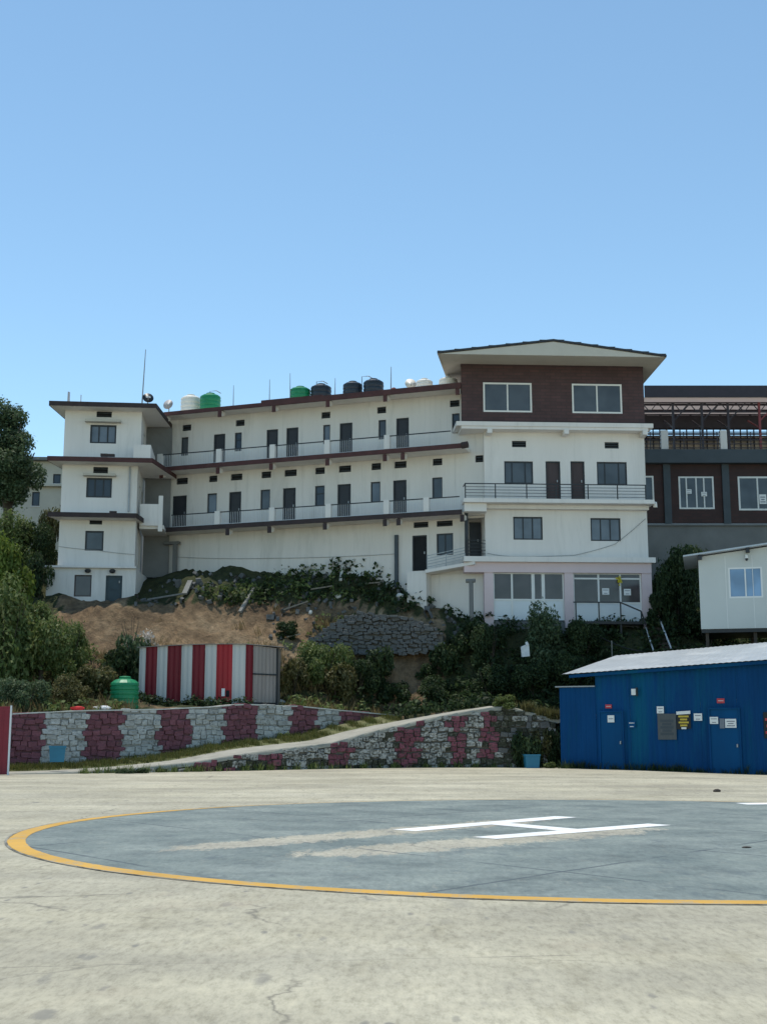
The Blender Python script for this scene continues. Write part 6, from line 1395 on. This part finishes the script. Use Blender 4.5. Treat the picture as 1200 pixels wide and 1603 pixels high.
for s_ in SH: shrub(s_[0], s_[1], s_[2], s_[3], s_[4], s_[5], s_[6], s_[7])
bpy.context.view_layer.update()
shrub('white-blossoming shrub with bare upper twigs behind the striped shed', 212, 57.6, 1.9, 2.5, 'leaf_blue', 4, 1030, flowers=True, bare=True)
# tree on the left
def tree(label, base, blobs, mat, n, size, trunk, limbs, seed):
    o = thing('tree', label, 'tree', base); mb = MB().tube(trunk, [.32, .26, .2, .12][:len(trunk)], 9)
    t_ = mb.build('trunk', MAT['bark'], o, smooth=True)
    for l in limbs: MB().tube(l, [.12, .08, .03], 6).build('limb', MAT['bark'], t_)
    link_mesh('crown', cloud_mesh('crown', leaf_cloud(n, blobs, size, seed, shell=.5), mat), o); return o
tb = at(14, 830, 69.0); tz = hz(tb.x, 69.0); tt = at(10, 628, 69).z - tz; r_ = random.Random(12); bl_ = []
for k in range(40):
    z = r_.uniform(.40, .95); wv_ = 2.0 * math.sin(min(1, (1.05 - z) / .5) * 1.4) ** .8; a = r_.uniform(0, 6.28); d_ = r_.uniform(.2, 1) * wv_; bl_.append(((math.cos(a) * d_ - .4, math.sin(a) * d_, z * tt), (r_.uniform(.5, .85), r_.uniform(.5, .85), r_.uniform(.5, .95))))
tree('tall dense dark green tree at the left edge beside the left wing', (tb.x, 69.0, tz - .2), bl_, 'leaf_blue', 30000, .085, [(0, 0, 0), (-.1, 0, tt * .3), (-.5, 0, tt * .55), (-.6, 0, tt * .8)], [[(-.1, 0, tt * .3), (.5, .2, tt * .5), (1.2, 0, tt * .68)], [(-.2, 0, tt * .35), (-1.2, .1, tt * .55), (-1.8, 0, tt * .75)], [(-.5, 0, tt * .5), (.2, -.6, tt * .65), (.6, -.8, tt * .85)]], 5)

# undergrowth and grass: more than anyone could count
def scatter(n, accept, leaves, size, spread, hgt, mat, name, label, cat, seed, blade=False):
    r = random.Random(seed); g_ = np.random.default_rng(seed); pts = []
    tries = 0
    while len(pts) < n and tries < n * 30:
        tries += 1; p = accept(r)
        if p is not None: pts.append(p)
    V = []
    for p in pts:
        m_ = leaves; k = .6 + .9 * r.random()
        if blade:
            a = g_.random(m_) * 6.28; b0 = np.array(p) + np.c_[g_.normal(size=(m_, 2)) * spread, np.zeros(m_)]; d_ = np.c_[np.cos(a), np.sin(a), np.zeros(m_)]; hh = hgt * k * (.5 + .8 * g_.random(m_))[:, None]
            tip = b0 + d_ * hh * .45 + np.array([0, 0, 1]) * hh; s_ = np.c_[-np.sin(a), np.cos(a), np.zeros(m_)] * size; mid = (b0 + tip) / 2 + np.array([0, 0, .08]) * hh
            v_ = np.empty((m_, 4, 3)); v_[:, 0] = b0 - s_; v_[:, 1] = b0 + s_; v_[:, 2] = mid + s_ * .7; v_[:, 3] = tip; V.append(v_.reshape(-1, 3))
        else: V.append(leaf_cloud(m_, [((p[0], p[1], p[2] + hgt * k * .45), (spread * k, spread * k, hgt * k * .6))], size, r.randint(0, 10 ** 6)))
    o = link_mesh(name, cloud_mesh(name, np.concatenate(V), mat)); return tag(o, label, cat, None, 'stuff')
def on_slope(test, x0=-24, x1=20, d0=.2, d1=12):
    def f_(r):
        x = r.uniform(x0, x1); y = front_y(x) + r.uniform(d0, d1); z = hz(x, y); px, py = project((x, y, z))
        if 205 < px < 440 and 1020 < py < 1125 and y < 59.5: return None
        if not test(px, py, r): return None
        return (x, y, z)
    return f_
def cov_test(lo): return lambda px, py, r: cover_at(px, py) > lo + r.uniform(-.15, .15) and -60 < px < 1260
scatter(1300, on_slope(lambda px, py, r: px > 560 and cover_at(px, py) > .5 or (200 < px < 700 and 890 < py < 948 and r.random() < .8) or (80 < px < 230 and 938 < py < 962)), 30, .11, .42, .5, 'leaf_dark', 'undergrowth', 'dark green undergrowth covering the shaded slope', 'undergrowth', 3)
RUB = MB(); r_ = random.Random(17); k = 0
while k < 420:
    px = r_.uniform(210, 720); py = r_.uniform(900, 1000)
    x = at(px, py, 64).x; y = r_.uniform(60.8, 66.5); z = hz(x, y); qx, qy = project((x, y, z))
    k += 1
    if qy > 1000 or (qx < 420 and qy > 950): continue
    s_ = r_.uniform(.05, .17) * (1.5 if r_.random() < .12 else 1); me = r_.choice(STONE['grey_stone']); n0 = len(RUB.v)
    M_ = Matrix.Translation((x, y, z + s_ * .2)) @ Euler((r_.uniform(0, 6), r_.uniform(0, 6), r_.uniform(0, 6))).to_matrix().to_4x4() @ Matrix.Diagonal((s_ * r_.uniform(1, 2.2), s_ * 1.2, s_, 1))
    RUB.v += [tuple(M_ @ v_.co) for v_ in me.vertices]; RUB.f += [tuple(n0 + i for i in p.vertices) for p in me.polygons]
tag(RUB.build('rubble', MAT['grey_stone']), 'loose grey rubble strewn over the slope below the gallery', 'rubble', None, 'stuff')
def shed_front(r):
    u = r.uniform(-.2, uc + .4); p = QW.world(u, -.12 - r.random() * .5, 0); return (p.x, p.y, hz(p.x, p.y) - .03)
scatter(130, shed_front, 26, .06, .22, .34, 'leaf_dark', 'weeds', 'dark low weeds along the front of the striped shed', 'weeds', 19)
scatter(700, on_slope(lambda px, py, r: px < 580 and cover_at(px, py) > .3 + r.random() * .3), 24, .09, .36, .4, 'leaf_mid', 'undergrowth', 'green weeds covering the sunny left slope', 'undergrowth', 4)
scatter(700, on_slope(lambda px, py, r: -20 < px < 600 and py > 945 and (cover_at(px, py) > .38 or r.random() < .07)), 16, .012, .12, .38, 'dry_grass', 'dry_grass', 'dry yellow grass tufts on the sunny earth bank', 'grass', 5, True)
def on_verge(r):
    i = r.randint(0, len(vg) - 1); a, b_ = Vector(vg[i][1]), Vector(vg[i][3]); t = r.random(); m_ = Vector(vg[i][2]); p = a.lerp(m_, t * 2) if t < .5 else m_.lerp(b_, t * 2 - 1)
    return tuple(p + Vector((r.uniform(-.2, .2), 0, -.02))) if p.x > -17 else None
scatter(1500, on_verge, 16, .010, .12, .16, 'grass', 'grass', 'short green grass on the verge along the path', 'grass', 6, True)
def shed_foot(r):
    u = r.uniform(0, 9); p = SW.world(u, -.08 - r.random() * .12, 0); return (p.x, p.y, dip(p.x, p.y)) if r.random() < (.8 if 3.2 < u < 5.5 or u < 1 else .25) else None
scatter(90, shed_foot, 14, .012, .08, .24, 'leaf_dark', 'weeds', 'thin dark weeds along the foot of the blue shed', 'weeds', 7, True)
def wall_foot(r):
    i = r.randint(0, len(W1s) - 1); x, y = W1s[i]
    return (x, y - .12, 0) if -11 < x < 7.2 else None
scatter(160, wall_foot, 14, .014, .10, .22, 'leaf_mid', 'weeds', 'scattered weeds along the foot of the ramp wall', 'weeds', 8, True)
def wall_top(r):
    i = r.randint(0, len(W1s) - 1); x, y = W1s[i]; px = project((x, y, z1(x)))[0]
    return (x, y + .12, z1(x)) if 770 < px < 880 else None
scatter(140, wall_top, 16, .014, .10, .30, 'leaf_olive', 'weeds', 'yellowish grass crowning the right end of the ramp wall', 'weeds', 9, True)
